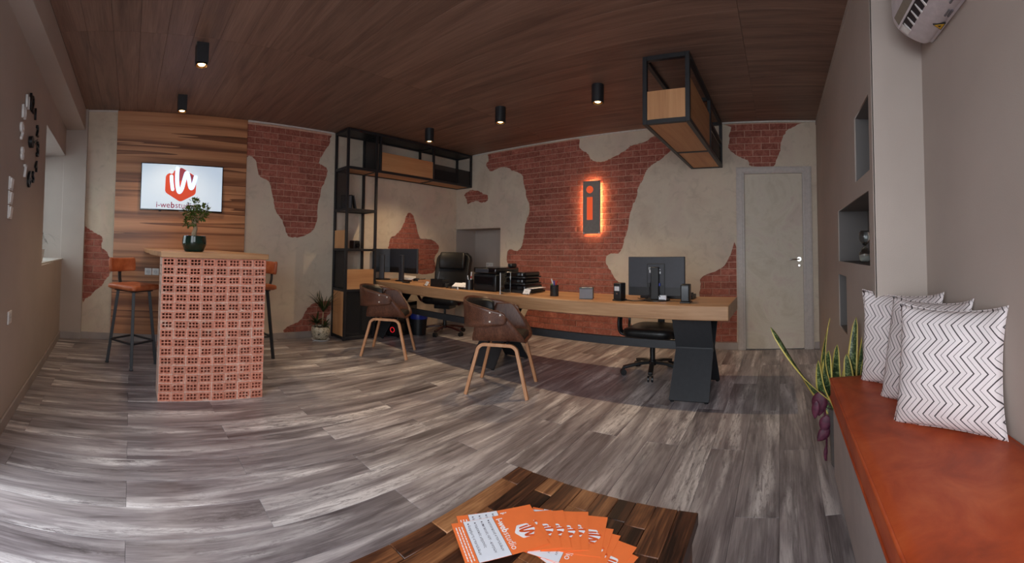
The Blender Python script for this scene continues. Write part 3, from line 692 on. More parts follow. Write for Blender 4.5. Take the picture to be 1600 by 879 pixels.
# ---- bar stools
def bar_stool(label, loc, rz):
    t = thing('bar_stool', label, 'bar stool', loc, rz, 'bar stools at the counter')
    for sx_ in (-1, 1):
        for sy_ in (-1, 1):
            lg_ = MB().tube([(sx_*.165, sy_*.165, 0), (sx_*.105, sy_*.105, .70)], .02, flat=(.030,.030)).build('leg', M['steel_dark'], t, bevel=.002)
            MB().cyl((sx_*.165, sy_*.165, 0), (sx_*.165, sy_*.165, .006), .02, n=10).build('foot_pad', M['bplastic'], lg_)
    k = .225; q = .165 - .06*k/.70*1.0
    for a, b in (((-q,-q),(q,-q)),((q,-q),(q,q)),((q,q),(-q,q)),((-q,q),(-q,-q))):
        MB().tube([(a[0],a[1],k),(b[0],b[1],k)], .01, flat=(.022,.014)).build('footrest_bar', M['steel_dark'], t)
    MB().box(-.13,-.13,.695,.13,.13,.712).build('seat_plate', M['steel_dark'], t)
    pad = []
    for (ins, z) in ((.02,.710),(.0,.722),(.0,.748),(.012,.760),(.05,.764)):
        pad.append([(p[0], p[1], z) for p in round_poly([(-.185+ins,-.185+ins),(.185-ins,-.185+ins),(.185-ins,.185-ins),(-.185+ins,.185-ins)], .035)])
    m = MB(); n = len(pad[0]); vs = [p for r_ in pad for p in r_]
    fs = [(i*n+k_, i*n+(k_+1)%n, (i+1)*n+(k_+1)%n, (i+1)*n+k_) for i in range(len(pad)-1) for k_ in range(n)] + [tuple(range(n)), tuple(range((len(pad)-1)*n, len(pad)*n))]
    m.add(vs, fs); m.build('seat', M['tan_st'], t, smooth=60)
    MB().tube([(0,-.150,.700),(0,-.185,.73),(0,-.205,.80),(0,-.215,.99)], .02, flat=(.038,.012), upv=(0,1,0)).build('back_post', M['steel_dark'], t, bevel=.002)
    rows = []
    for iz in range(6):
        z = .865 + .135*iz/5; ww_ = .172 - (.010 if iz in (0,5) else 0)
        rows.append([(ww_*u, -.200 - .012*(iz/5) + .045*u*u, z + .006*(u*u)) for u in [-1+2*j/12 for j in range(13)]])
    g = MB().grid(rows); o = g.build('backrest', M['tan_st'], t, smooth=60, solid=.034, bevel=.010)
    return t
s1 = bar_stool('orange leather bar stool standing left of the brick counter', (.045, 3.985, 0), R(-45.5-180+90+0))
s2 = bar_stool('orange leather bar stool half hidden behind the right side of the counter', (1.305, 4.20, 0), R(90+8))

# ---- bonsai
bp = thing('potted_bonsai', 'small bonsai tree in a shiny dark green pot on the counter', 'potted plant', (.515, 3.33, 1.097))
MB().lathe([(.070,0),(.082,.012),(.098,.055),(.100,.085),(.094,.128),(.088,.130),(.084,.120),(.084,.105),(0,.104)], 36).build('pot', M['pot_green'], bp, smooth=60)
MB().lathe([(.0,.112),(.05,.111),(.084,.104)], 20).build('soil', M['soil'], bp, smooth=60)
MB().tube([(0,0,.10),(-.004,0,.15),(.008,.004,.19),(-.002,0,.235),(.004,0,.28)], [.024,.020,.018,.014,.009], 10).build('trunk', M['bark'], bp, smooth=60)
br = MB(); fo = MB(); rb = random.Random(5)
cent = [(-.055,.0,.235,.045),(-.035,.02,.29,.05),(.03,-.02,.30,.055),(.065,.01,.315,.045),(.0,.0,.345,.06),(-.06,-.02,.325,.04),(.055,.02,.36,.045),(-.01,.01,.395,.045),(.085,-.01,.335,.03),(-.03,-.03,.255,.04)]
for (x,y,z,r_) in cent:
    br.tube([(0,0,.22),(x*.5,y*.5,(.24+z)/2-.01),(x,y,z)], [.006,.004,.002], 5)
    for k in range(46):
        d = Vector((rb.gauss(0,1), rb.gauss(0,1), rb.gauss(0,.8))).normalized(); p = Vector((x,y,z)) + d*r_*rb.uniform(.4,1.05)
        u = (d + Vector((rb.uniform(-.6,.6),rb.uniform(-.6,.6),rb.uniform(-.2,.5)))).normalized(); s_ = u.cross(Vector((0,0,1))); s_ = s_.normalized() if s_.length > .01 else Vector((1,0,0)); L = rb.uniform(.026,.040); wd = L*.32
        fo.add([p, p+u*L*.5+s_*wd+Vector((0,0,.002)), p+u*L-Vector((0,0,.004)), p+u*L*.5-s_*wd+Vector((0,0,.002))], [(0,1,2,3)])
br.build('branches', M['bark'], bp, smooth=60); tag(fo.build('leaves', M['leaf'], bp), kind='stuff')

# ---- wall sockets on the panel, west wall switches
def socket(label, loc, rz, round_=True, cat='wall socket', group=None):
    t = thing('wall_socket' if round_ else 'light_switch', label, cat, loc, rz, group)
    MB().box(-.040,-.009,-.040,.040,0,.040).build('frame', M['white_pl'], t, bevel=.003)
    if round_:
        MB().cyl((0,-.0095,0),(0,-.0105,0),.026,n=20).build('well', M['labelw'], t)
        for k in (-1,1): MB().cyl((k*.0095,-.0106,0),(k*.0095,-.0112,0),.0032,n=8).build('pin_hole', M['bplastic'], t)
    else:
        MB().add([(-.026,-.009,-.030),(.026,-.009,-.030),(.026,-.009,.030),(-.026,-.009,.030),(-.026,-.013,-.030),(.026,-.013,-.030),(.026,-.019,.030),(-.026,-.019,.030)], [(4,5,6,7),(0,1,5,4),(1,2,6,5),(2,3,7,6),(3,0,4,7)]).build('rocker', M['white_pl'], t)
    return t
socket('left white socket of the pair on the wood panel behind the stool', (.217, AY-.036, .822), 0)
socket('right white socket of the pair, next to the brick counter edge', (.305, AY-.036, .822), 0)
for z_, lb in ((1.478,'top white rocker switch of the column under the wall clock'), (1.393,'middle white rocker switch of the column under the wall clock'), (1.308,'bottom white rocker switch of the column under the wall clock')):
    socket(lb, (wx(2.36)+.001, 2.36, z_), R(90+2), False, 'light switch', 'light switches on the left wall')
socket('white socket low on the left wall beneath the switches', (wx(2.45)+.001, 2.45, .665), R(90+2))

# ---- wall clock with loose numerals
ck = thing('wall_clock', 'large wall clock of stuck-on numerals, half black and half silver, on the left wall', 'clock', (wx(2.84)+.002, 2.835, 1.84), R(90+2))
MB().cyl((0,-.004,0),(0,-.030,0),.042,n=28).build('hub', M['bplastic'], ck, smooth=40)
MB().prism([(-.006,0),(.006,0),(.003,.15),(-.003,.15)], 'y', -.036, -.033).build('hour_hand', M['bplastic'], ck, rot=(0,R(70),0))
MB().prism([(-.005,0),(.005,0),(.002,.2),(-.002,.2)], 'y', -.040, -.037).build('minute_hand', M['bplastic'], ck, rot=(0,R(95),0))
for n in range(1, 13):
    a = 2*math.pi*n/12; big = n % 3 == 0
    me = flat(text_mesh(str(n), .165 if big else .12, .008, bold=.0015, spacing=.8), 'A', -.010)
    link('numeral', me, M['bplastic'] if n <= 6 or n == 12 else M['white_pl'], ck).location = (.27*math.sin(a), 0, .27*math.cos(a))

# ---- sill plant (only tips show past the reveal)
sp_ = thing('sill_plant', 'thin-leaved potted plant on the window sill at far left', 'potted plant', (wx(3.95)-.130, 3.98, .94))
MB().lathe([(.05,0),(.07,.12),(.066,.12),(.05,.01),(0,.01)], 20).build('pot', M['white_pl'], sp_, smooth=50)
MB().tube([(0,0,.01),(.01,0,.12),(.02,.02,.24)], [.008,.006,.004], 6).build('stem', M['bark'], sp_)
rb = random.Random(9)
for k in range(26):
    a = rb.uniform(0, 2*math.pi); L = rb.uniform(.14,.26); h = rb.uniform(.10,.30); z0 = rb.uniform(.12,.26); wd = .0065
    rows = []
    for i in range(7):
        q = i/6; r_ = L*q; z = z0 + h*q - h*1.1*q*q; ww_ = wd*(1-q*.9) + .0006; rows.append([(.015+r_*math.cos(a)-ww_*math.sin(a), r_*math.sin(a)+ww_*math.cos(a), z), (.015+r_*math.cos(a)+ww_*math.sin(a), r_*math.sin(a)-ww_*math.cos(a), z)])
    MB().grid(rows).build('leaf', M['leaf_d'], sp_, smooth=60)

# ---- ceiling spotlights
def spot(label, x, y, square):
    t = thing('ceiling_spotlight', label, 'ceiling light', (x, y, H), 0, 'black surface spotlights')
    if square:
        m = MB(); a, b = .047, .041
        for s0, s1, u0, u1 in ((-a,-b,-a,a),(b,a,-a,a)):
            m.box(s0,u0,-.155,s1,u1,0)
        m.box(-b,-a,-.155,b,-b,0).box(-b,b,-.155,b,a,0).box(-b,-b,-.06,b,b,0); h_ = m.build('housing', M['black'], t)
    else: h_ = MB().lathe([(.0,0),(.058,0),(.058,-.170),(.050,-.170),(.047,-.075),(0,-.075)], 32).build('housing', M['black'], t, smooth=40)
    MB().lathe([(.0465,-.166),(.036,-.150),(.0,-.149)], 24, caps=False).build('reflector', M['reflector'], h_, smooth=60)
    MB().lathe([(.0,-.163),(.024,-.161),(.030,-.154),(.030,-.150)], 20, caps=False).build('bulb', M['lamp'], h_, smooth=60)
    l = bpy.data.lights.new('bulb_light', 'SPOT'); l.energy = LAMP_W * (1.1 if not square else .5); l.color = LAMP_COL; l.spot_size = R(112); l.spot_blend = .6; l.shadow_soft_size = .018
    o = bpy.data.objects.new('bulb_light', l); C.objects.link(o); o.parent = t; o.location = (0,0,-.172)
spot('square black ceiling spotlight nearest the camera, above the counter front', .502, 3.165, True)
spot('square black ceiling spotlight close to the television panel', .490, 4.307, True)
spot('round black ceiling spotlight at the left, above the paired monitors', 3.46, 3.96, False)
spot('round black ceiling spotlight in the middle of its row over the desk', 3.45, 2.79, False)
spot('round black ceiling spotlight at the right, next to the hanging shelf', 3.45, 1.632, False)

# ---- shelving unit: tower plus bridge under the ceiling
def bars(parent, segs, w_, m=None):
    """each (p,q) segment an own frame bar"""
    for nm, p, q in segs:
        a = Vector(p); b = Vector(q); x0,y0,z0 = (min(a[i],b[i]) - w_/2 for i in range(3)); x1,y1,z1 = (max(a[i],b[i]) + w_/2 for i in range(3))
        MB().box(x0,y0,z0,x1,y1,z1).build(nm, m or M['black'], parent, bevel=.002, seg=1)
sh = thing('shelving_unit', 'black steel shelving tower with a long shelf bridge under the ceiling', 'shelving unit', (0,0,0))
x0, x1, y0, y1, w_ = 2.615, 3.055, 4.555, 4.872, .032
TZ = 2.695
seg = [('post',(x0,y0,.016),(x0,y0,TZ)),('post',(x1,y0,.016),(x1,y0,TZ)),('post',(x0,y1,.016),(x0,y1,TZ)),('post',(x1,y1,.016),(x1,y1,TZ))]
for z in (.03,.63,1.15,1.665,2.205,TZ):
    seg += [('rail',(x0+w_,y0,z),(x1-w_,y0,z)),('rail',(x0,y0+w_,z),(x0,y1-w_,z)),('rail',(x1,y0+w_,z),(x1,y1-w_,z)),('rail',(x0+w_,y1,z),(x1-w_,y1,z))]
xe = 4.885; xm = 4.07; x2 = 3.115
seg += [('post',(x2,y0,2.237),(x2,y0,TZ-w_))]
for x in (xm, xe): seg += [('post',(x,y0,2.205),(x,y0,TZ)),('post',(x,y1,2.205),(x,y1,TZ))]
for z in (2.205, TZ):
    seg += [('rail',(x1+w_,y0,z),(xm-w_,y0,z)),('rail',(xm+w_,y0,z),(xe-w_,y0,z)),('rail',(x1+w_,y1,z),(xm-w_,y1,z)),('rail',(xm+w_,y1,z),(xe-w_,y1,z))]
    seg += [('rail',(xm,y0+w_,z),(xm,y1-w_,z)),('rail',(xe,y0+w_,z),(xe,y1-w_,z))]
bars(sh, seg, w_)
g = w_/2
for z in (.63,1.15,1.665): MB().box(x0+g,y0+g,z-.008,x1-g,y1-g,z+.012).build('shelf', M['black'], sh)
MB().box(x0+g,y0+g,2.197,x1-g,y1-g,2.215).build('shelf', M['beech'], sh)
MB().box(x1+g,y0+g,2.197,xm-g,y1-g,2.215).build('shelf', M['beech'], sh); MB().box(xm+g,y0+g,2.197,xe-g,y1-g,2.215).build('shelf', M['beech'], sh)
MB().box(x0+g,y0+g,TZ-.006,x1-g,y1-g,TZ+.006).build('top_panel', M['black'], sh); MB().box(x1+g,y0+g,TZ,xe-g,y1-g,TZ+.008).build('top_panel', M['black'], sh)
for nm, b, m in (('side_panel',(x0-.006,y0+g,.046,x0+.006,y1-g,.614),'beech_v'),('side_panel',(x0-.006,y0+g,1.166,x0+.006,y1-g,1.40),'beech_v'),
                 ('front_panel',(x0+g,y0-.006,.646,x1-g,y0+.006,.90),'beech'),('front_panel',(x2+g,y0-.006,2.221,xm-g,y0+.006,2.47),'beech'),
                 ('mesh_panel',(x0-.003,y0+g,.646,x0+.003,y1-g,1.134),'mesh'),('mesh_panel',(x0-.003,y0+g,1.681,x0+.003,y1-g,2.189),'mesh'),
                 ('mesh_panel',(x0+g,y0-.003,.046,x1-g,y0+.003,.614),'mesh'),('mesh_panel',(x1-.003,y0+g,2.221,x1+.003,y1-g,TZ-g),'mesh'),
                 ('mesh_panel',(x0+g,y1-.003,.046,x1-g,y1+.003,.614),'mesh'),('back_panel',(xm+g,y1-.006,2.221,xe-g,y1+.006,2.46),'black'),('front_panel',(xm+g,y0-.004,2.221,xe-g,y0+.004,2.45),'mesh')):
    MB().box(*b).build(nm, M[m], sh)
# things on the tower shelves
pf = thing('photo_frame', 'picture frame leaning on the upper shelf of the black tower', 'picture frame', (2.70, 4.72, 1.678), R(-35))
MB().box(-.075,-.006,0,.075,.006,.20).build('frame', M['bplastic'], pf, rot=(R(-10),0,0)); MB().box(-.062,-.0075,.014,.062,-.006,.186).build('picture', M['boxgrey'], pf, rot=(R(-10),0,0))
bk = thing('leaning_book', 'thin pale book leaning beside the picture frame', 'book', (2.825, 4.70, 1.678), R(70))
MB().box(-.07,-.008,0,.07,.008,.19).build('cover', M['bplastic'], bk, rot=(R(-12),0,0)); MB().box(-.066,-.006,.003,.072,.006,.187).build('pages', M['paper'], bk, rot=(R(-12),0,0))
bx_ = thing('small_box', 'small black box standing on the middle tower shelf', 'box', (2.84, 4.72, 1.162), R(20))
MB().box(-.06,-.04,0,.06,.04,.11).build('body', M['bplastic'], bx_, bevel=.006); MB().cyl((0,-.04,.05),(0,-.065,.05),.03,n=20).build('lens', M['bgloss'], bx_, smooth=40)

# ---- hanging shelf box
hs = thing('hanging_shelf', 'black steel and wood shelf box hung from the ceiling above the right desk end', 'shelf', (0,0,0))
hx0, hx1, hy0, hy1, hz0, hz1 = 3.10, 4.885, .695, 1.045, 2.187, 2.701; w_ = .036; g = w_/2; hm_ = 4.08
seg = []
for x in (hx0, hm_, hx1):
    for y in (hy0, hy1): seg.append(('post',(x,y,hz0),(x,y,hz1)))
    for z in (hz0, hz1): seg.append(('rail',(x,hy0+w_,z),(x,hy1-w_,z)))
for y in (hy0, hy1):
    for z in (hz0, hz1): seg += [('rail',(hx0+w_,y,z),(hm_-w_,y,z)),('rail',(hm_+w_,y,z),(hx1-w_,y,z))]
seg.append(('rail',(hm_+w_,hy0,2.47),(hx1-w_,hy0,2.47)))
bars(hs, seg, w_)
MB().box(hx0-.005,hy0+g,hz0+g,hx0+.007,hy1-g,hz0+.25).build('end_panel', M['beech_v'], hs)
MB().box(hx0+g,hy0+g,hz0-.010,hm_-g,hy1-g,hz0+.006).build('bottom_panel', M['beech'], hs); MB().box(hm_+g,hy0+g,hz0-.010,hx1-g,hy1-g,hz0+.006).build('bottom_panel', M['beech'], hs)
MB().box(hx0+g,hy1-.005,hz0+g,hm_-g,hy1+.005,hz0+.25).build('side_panel', M['beech'], hs); MB().box(hx0+g,hy0-.005,hz0+g,hm_-g,hy0+.005,hz0+.36).build('side_panel', M['beech'], hs)
MB().box(hm_+g,hy0-.003,hz0+g,hx1-g,hy0+.003,hz0+.22).build('mesh_panel', M['mesh'], hs)

# ---- illuminated sign
sg = thing('wall_sign', 'backlit grey sign plate with an orange letter i on the brick wall', 'sign', (BX-.050, 2.392, 1.75), R(-90))
MB().box(-.128,-.006,-.350,.128,.006,.350).build('plate', M['sign_plate'], sg, bevel=.002)
MB().box(-.100,.008,-.322,.100,.016,.322).build('led_box', M['halo'], sg)
dotp = [(-.022+.048*math.cos(2*math.pi*k/32), .235+.048*math.sin(2*math.pi*k/32)) for k in range(32)]
link('letter_dot', flat(curve_mesh('letter_dot',[dotp],.004),'A',-.010), M['sign_o'], sg)
MB().box(-.062,-.014,-.165,.018,-.006,.135).build('letter_stem', M['sign_o'], sg, bevel=.001)
for a in (-1,1):
    for b in (-1,1): MB().cyl((a*.112,.036,b*.335),(a*.112,-.010,b*.335),.008,n=12).build('standoff', M['chrome'], sg, smooth=40)

# ---- long desk
DX0, DX1, DY0, DY1, DZ0, DZ1 = 3.11, 3.755, .395, 4.865, .632, .745
dk = thing('long_desk', 'long thick oak desk slab on black bent-plate legs along the brick wall', 'desk', (0,0,0))
rb = random.Random(11); ed = []
for i in range(24): ed.append((DX0 + (0 if i in (0,) else rb.uniform(-.006,.008)), DY0 + (DY1-DY0)*i/23))
bk_ = [(DX1 + rb.uniform(-.01,.01), DY1 - (DY1-DY0)*i/11) for i in range(12)]
MB().prism(ed + bk_, 'z', DZ0, DZ1).build('desk_top', M['oak_top'], dk, bevel=.006)
def plate(parent, y, prof, wd, nm):
    """bent plate: prof is list of (x,z), thickness .018, with side flanges"""
    m = MB(); P = [Vector((p[0], 0, p[1])) for p in prof]
    rows = [[(p.x, y + s_*wd/2, p.z) for s_ in (-1, -.34, .34, 1)] for p in P]
    m.grid(rows); o = m.build(nm, M['steel_dark'], parent, solid=.014); return o
for y in (.712, 2.74, 4.60):
    plate(dk, y, [(3.235,.632),(3.37,.365),(3.135,.010)], .315, 'front_leg_plate')
    plate(dk, y, [(3.655,.632),(3.44,.365),(3.715,.010)], .315, 'rear_leg_plate')
    MB().box(3.36,y-.15,.33,3.45,y+.15,.40).build('leg_brace', M['steel_dark'], dk)
    MB().box(3.20,y-.16,.622,3.70,y+.16,.632).build('mounting_plate', M['steel_dark'], dk)
    for x_ in (3.145,3.705):
        for s_ in (-1,1): MB().cyl((x_,y+s_*.135,0),(x_,y+s_*.135,.014),.016,n=10).build('foot_glide', M['bplastic'], dk)
for a, b in ((.862,2.59),(2.89,4.45)): MB().box(3.385,a,.342,3.42,b,.412).build('stretcher', M['steel_dark'], dk, bevel=.003)

# ---- bentwood armchairs
def armchair(label, loc, rz):
    t = thing('bentwood_armchair', label, 'armchair', loc, rz, 'walnut armchairs at the desk')
    half = [(0,.437),(.09,.435),(.145,.437),(.185,.449),(.212,.478),(.230,.525),(.245,.585),(.256,.640),(.262,.690)]
    def ext(z):
        tb = [(.43,.225,-.215),(.45,.222,-.215),(.48,.205,-.205),(.53,.170,-.190),(.59,.120,-.170),(.64,.075,-.150),(.69,.015,-.125)]
        for i in range(len(tb)-1):
            if z <= tb[i+1][0]:
                q = max(0,(z-tb[i][0])/(tb[i+1][0]-tb[i][0])); return tuple(tb[i][k]*(1-q)+tb[i+1][k]*q for k in (1,2))
        return tb[-1][1:]
    prof = smooth_pts([(-x, 0, z) for x, z in half[::-1]] + [(x, 0, z) for x, z in half[1:]], 3); rows = []
    for p in prof:
        f_, b_ = ext(p.z); r_ = []
        for k in range(9):
            q = k/8; y = b_ + (f_-b_)*q; z = p.z - .018*(1-q)*(1 if p.z < .46 else .3) + (-.012*max(0,(q-.8)/.2) if p.z < .46 else 0)
            r_.append((p.x, y, z))
        rows.append(r_)
    MB().grid(rows).build('seat_shell', M['walnut_v'], t, smooth=60, solid=.013)
    # back band
    plan = smooth_pts([(.270,.085,0),(.272,-.03,0),(.266,-.13,0),(.225,-.235,0),(.13,-.300,0),(0,-.318,0),(-.13,-.300,0),(-.225,-.235,0),(-.266,-.13,0),(-.272,-.03,0),(-.270,.085,0)], 5)
    rows = []; n = len(plan)
    for i, p in enumerate(plan):
        q = abs(i/(n-1)*2-1)                      # 1 at arm ends, 0 at back
        bz = .528 + .050*q**1.5; tz = .765 - .10*q**1.6
        e = max(0, (q-.93)/.07); bz += .035*e*e; tz -= .055*e*e
        lean = (p - Vector((0,-.05,0))).normalized()
        r_ = []
        for k in range(7):
            f_ = k/6; z = bz + (tz-bz)*f_; pp = p + lean*(.012*f_); r_.append((pp.x, pp.y, z))
        rows.append(r_)
    MB().grid(rows).build('back_band', M['walnut'], t, smooth=60, solid=.013)
    rows = []; inner = plan[11:-11]
    for i, p in enumerate(inner):
        lean = (p - Vector((0,-.05,0))).normalized(); q = abs(i/(len(inner)-1)*2-1); r_ = []
        for k in range(7):
            f_ = k/6; e_ = max(0,(q-.86)/.14); z = .548 + .02*q + .03*e_ + (.206-.062*q-.05*e_)*f_; pp = p - lean*(.017 + .010*math.sin(math.pi*f_)) + lean*.012*f_; r_.append((pp.x, pp.y, z))
        rows.append(r_)
    MB().grid(rows).build('back_pad', M['bleather'], t, smooth=60, solid=.018)
    pad = round_poly([(-.165,-.19),(.165,-.19),(.17,.20),(-.17,.20)], .06)
    m = MB(); n = len(pad); vs = []; 
    for ins, z in ((1.0,.430),(1.02,.452),(1.0,.470),(.9,.480)): vs += [(p[0]*ins, p[1]*ins, z) for p in pad]
    m.add(vs, [(i*n+k,i*n+(k+1)%n,(i+1)*n+(k+1)%n,(i+1)*n+k) for i in range(3) for k in range(n)] + [tuple(range(n)), tuple(range(3*n,4*n))])
    m.build('seat_pad', M['bleather'], t, smooth=60)
    for s_ in (-1, 1):
        path = [(s_*.238,.252,0),(s_*.212,.170,.330),(s_*.209,.155,.376),(s_*.207,.125,.400),(s_*.207,.085,.405),(s_*.207,-.085,.405),(s_*.207,-.125,.400),(s_*.209,-.155,.376),(s_*.212,-.170,.330),(s_*.238,-.252,0)]
        P = smooth_pts(path[:5], 3) + smooth_pts(path[5:], 3)
        MB().tube(P, .02, flat=(.034,.026), upv=(0,1,.2)).build('leg_frame', M['oak_leg'], t, bevel=.005, smooth=50)
        for y in (-.08, .08): MB().cyl((s_*.12,y,.424),(s_*.215,y,.414),.010,n=8).build('seat_bracket', M['black'], t)
        for (y, z) in ((-.045,.672),(.040,.655),(-.045,.60)):
            MB().lathe([(.009,-.004),(.009,.003),(.005,.006),(0,.006)], 12).build('rivet', M['rivet'], t, smooth=60, loc=(s_*.2835,y,z), rot=(0,R(90*s_),0))
    MB().lathe([(.006,0),(.005,.004),(0,.004)], 10).build('rivet', M['rivet'], t, loc=(-.205,-.268,.62), rot=(R(90),0,R(-40)))
    return t
armchair('walnut bentwood armchair on the left, beside the shelving tower', (2.757,3.787,0), R(219.8))
armchair('walnut bentwood armchair on the right, in front of the desk middle', (2.79,2.20,0), R(205.3))

# ---- office chairs
def star_base(t, m, rad, col, n=5, a0=0):
    for k in range(n):
        a = a0 + 2*math.pi*k/n; ca, sa = math.cos(a), math.sin(a)
        arm_ = MB().tube([(ca*.03,sa*.03,.105),(ca*rad*.5,sa*rad*.5,.100),(ca*rad,sa*rad,.072)], .02, flat=(.045,.026)).build('base_arm', m, t, bevel=.006)
        w0 = Vector((ca*rad, sa*rad, 0)); d = Vector((-sa, ca, 0))
        c = MB().cyl(w0+Vector((0,0,.052)),w0+Vector((0,0,.075)),.012,n=10)
        for s_ in (-1,1): c.cyl(w0+d*(s_*.010)+Vector((0,0,.028)), w0+d*(s_*.026)+Vector((0,0,.028)), .028, n=16)
        c.build('caster', M['bplastic'], arm_, smooth=40)
    MB().lathe([(.035,.08),(.035,.125),(.026,.13),(.026,.26),(.016,.265),(.016,.36)], 18).build('gas_lift', col, t, smooth=40)
def cushion(nm, pts_w, pts_d, zs, m, t, r=.08, **k):
    """soft slab: list of (inset, z)"""
    ol = round_poly([(-pts_w,-pts_d),(pts_w,-pts_d),(pts_w,pts_d),(-pts_w,pts_d)], r, 6); mb = MB(); n = len(ol); vs = []
    for s_, z in zs: vs += [(p[0]*s_, p[1]*s_, z + (.012*((p[1]/pts_d)**2))) for p in ol]
    L = len(zs); mb.add(vs, [(i*n+j,i*n+(j+1)%n,(i+1)*n+(j+1)%n,(i+1)*n+j) for i in range(L-1) for j in range(n)] + [tuple(range(n)), tuple(range((L-1)*n, L*n))])
    return mb.build(nm, m, t, smooth=60, **k)
ex = thing('executive_chair', 'high-backed black leather executive chair behind the left end of the desk', 'office chair', (4.05,4.24,0), R(112))
star_base(ex, M['mahog'], .30, M['bplastic'], a0=.3)
cushion('seat', .255, .25, ((.9,.41),(1.0,.43),(1.03,.47),(1.0,.505),(.85,.522)), M['bleather'], ex)
def backshell(t, nm, m, wtop, wbot, z0, z1, y0, thick, bulge=.05, rec=.12):
    rows = []
    for i in range(15):
        q = i/14; z = z0 + (z1-z0)*q; wd = wbot + (wtop-wbot)*math.sin(min(1,q*1.4)*math.pi/2)
        if q > .86: wd *= math.sqrt(max(.02, 1-((q-.86)/.14)**2*.55))
        yb = y0 - rec*q + .03*math.sin(q*math.pi*1.2)
        rows.append([(wd*u, yb + bulge*(u*u), z) for u in [-1+2*j/12 for j in range(13)]])
    return MB().grid(rows).build(nm, m, t, smooth=60, solid=thick, bevel=.012)
exb = backshell(ex, 'backrest', M['bleather'], .275, .235, .47, 1.13, -.235, .075)
rows = []
for i in range(9):
    q = i/8; z = .90 + .235*q; yb = -.235 - .12*((z-.47)/.66) + .075 + .028*math.sin(math.pi*q)
    rows.append([(.205*u*(1 - .06*(2*q-1)**2), yb + .03*u*u, z) for u in [-1+2*j/10 for j in range(11)]])
MB().grid(rows).build('head_cushion', M['bleather'], exb, smooth=60, solid=.05, bevel=.015)
for s_ in (-1, 1):
    P = smooth_pts([(s_*.24,-.20,.44),(s_*.315,-.14,.47),(s_*.325,.02,.555),(s_*.325,-.08,.655),(s_*.31,-.22,.66)], 5)
    MB().tube(smooth_pts([(s_*.25,.10,.43),(s_*.32,.14,.47),(s_*.335,.20,.57),(s_*.335,.14,.655),(s_*.33,-.05,.67),(s_*.30,-.25,.66)], 5), .022, flat=(.055,.034)).build('armrest', M['mahog'], ex, smooth=50, bevel=.008)
    MB().tube([(s_*.332,.15,.675),(s_*.33,-.02,.692),(s_*.32,-.14,.69)], .03, flat=(.062,.03)).build('arm_pad', M['bleather'], ex, smooth=50, bevel=.01)
MB().box(-.12,-.12,.355,.12,.12,.412).build('tilt_mechanism', M['bplastic'], ex, bevel=.01)
tc_ = thing('task_chair', 'black swivel task chair tucked under the right end of the desk', 'office chair', (3.82,1.22,0), R(90))
star_base(tc_, M['bplastic'], .285, M['bplastic'], a0=.55)
cushion('seat', .245, .235, ((.82,.345),(.97,.36),(1.02,.395),(1.0,.425),(.86,.440)), M['bleather'], tc_, r=.14)
backshell(tc_, 'backrest', M['bleather'], .22, .20, .50, .86, -.265, .05, .04, .06)
MB().tube([(0,-.12,.36),(0,-.28,.38),(0,-.315,.50),(0,-.315,.62)], .02, flat=(.07,.016), upv=(0,1,0)).build('back_bar', M['bplastic'], tc_)
for s_ in (-1, 1):
    MB().tube(smooth_pts([(s_*.22,.08,.37),(s_*.285,.09,.39),(s_*.30,.10,.46),(s_*.30,.06,.60),(s_*.30,-.06,.615),(s_*.30,-.15,.60),(s_*.30,-.17,.46),(s_*.285,-.12,.39),(s_*.22,-.10,.37)], 4), .016, flat=(.05,.024), upv=(1,0,0)).build('armrest', M['bplastic'], tc_, smooth=50, bevel=.006)

# ---- monitors
def monitor(label, loc, rz, wd, ht, zc, stand=True, vesa=False):
    t = thing('monitor', label, 'monitor', loc, rz)       # local -x faces the camera side (its back), +x the screen
    z0 = zc - ht/2; z1 = zc + ht/2
    MB().box(-.018,-wd/2,z0,.012,wd/2,z1).build('casing', M['monback'], t, bevel=.006)
    MB().box(.0125,-wd/2+.010,z0+.014,.0135,wd/2-.010,z1-.010).build('screen', M['bgloss'], t)
    MB().box(-.019,-wd/2+.01,z0+.004,-.0175,wd/2-.01,z0+.075).build('back_chin', M['bplastic'], t)
    MB().box(-.062,-.035,.012,-.020,.035,zc+.08).build('stand_column', M['monback' if not vesa else 'bplastic'], t, bevel=.006)
    MB().lathe([(0,0),(.115,0),(.115,.008),(.10,.014),(0,.014)], 28).build('stand_base', M['bplastic'], t, smooth=40)
    return t
mA = monitor('large monitor seen from behind, nearest to the executive chair', (3.41,4.38,DZ1), R(6), .53, .325, .270)
mB = monitor('second monitor seen from behind, between its twin and the shelving tower', (3.325,4.755,DZ1), R(42), .30, .325, .265)
mC = monitor('wide dark monitor seen from behind near the right end of the desk', (3.40,1.048,DZ1), R(0), .505, .335, .205, vesa=True)
MB().box(-.024,-.080,.045,-.0185,.080,.315).build('rear_panel', M['bplastic'], mC, bevel=.002); MB().box(-.0255,-.070,.13,-.024,.070,.305).build('port_plate', M['monback'], mC)
for (y0_,z0_,y1_,z1_) in ((.010,.235,.058,.275),(-.045,.228,-.018,.247),(-.042,.258,-.022,.268),(.045,.262,.062,.282)): MB().box(-.0265,y0_,z0_,-.0255,y1_,z1_).build('rating_label', M['labelw'], mC)
MB().box(-.045,-.045,.125,-.025,-.02,.150).build('blue_connector', M['blue'], mC); MB().box(-.045,.045,.115,-.025,.062,.150).build('plug', M['bplastic'], mC)
MB().tube(smooth_pts([(-.04,-.03,.125),(-.06,-.035,.06),(-.03,-.06,.02),(.05,-.10,.005)], 5), .004, 6).build('cable', M['bplastic'], mC)
MB().tube(smooth_pts([(-.04,.053,.115),(-.055,.05,.05),(-.02,.10,.006),(.08,.2,.005)], 5), .003, 6).build('cable', M['bplastic'], mC)

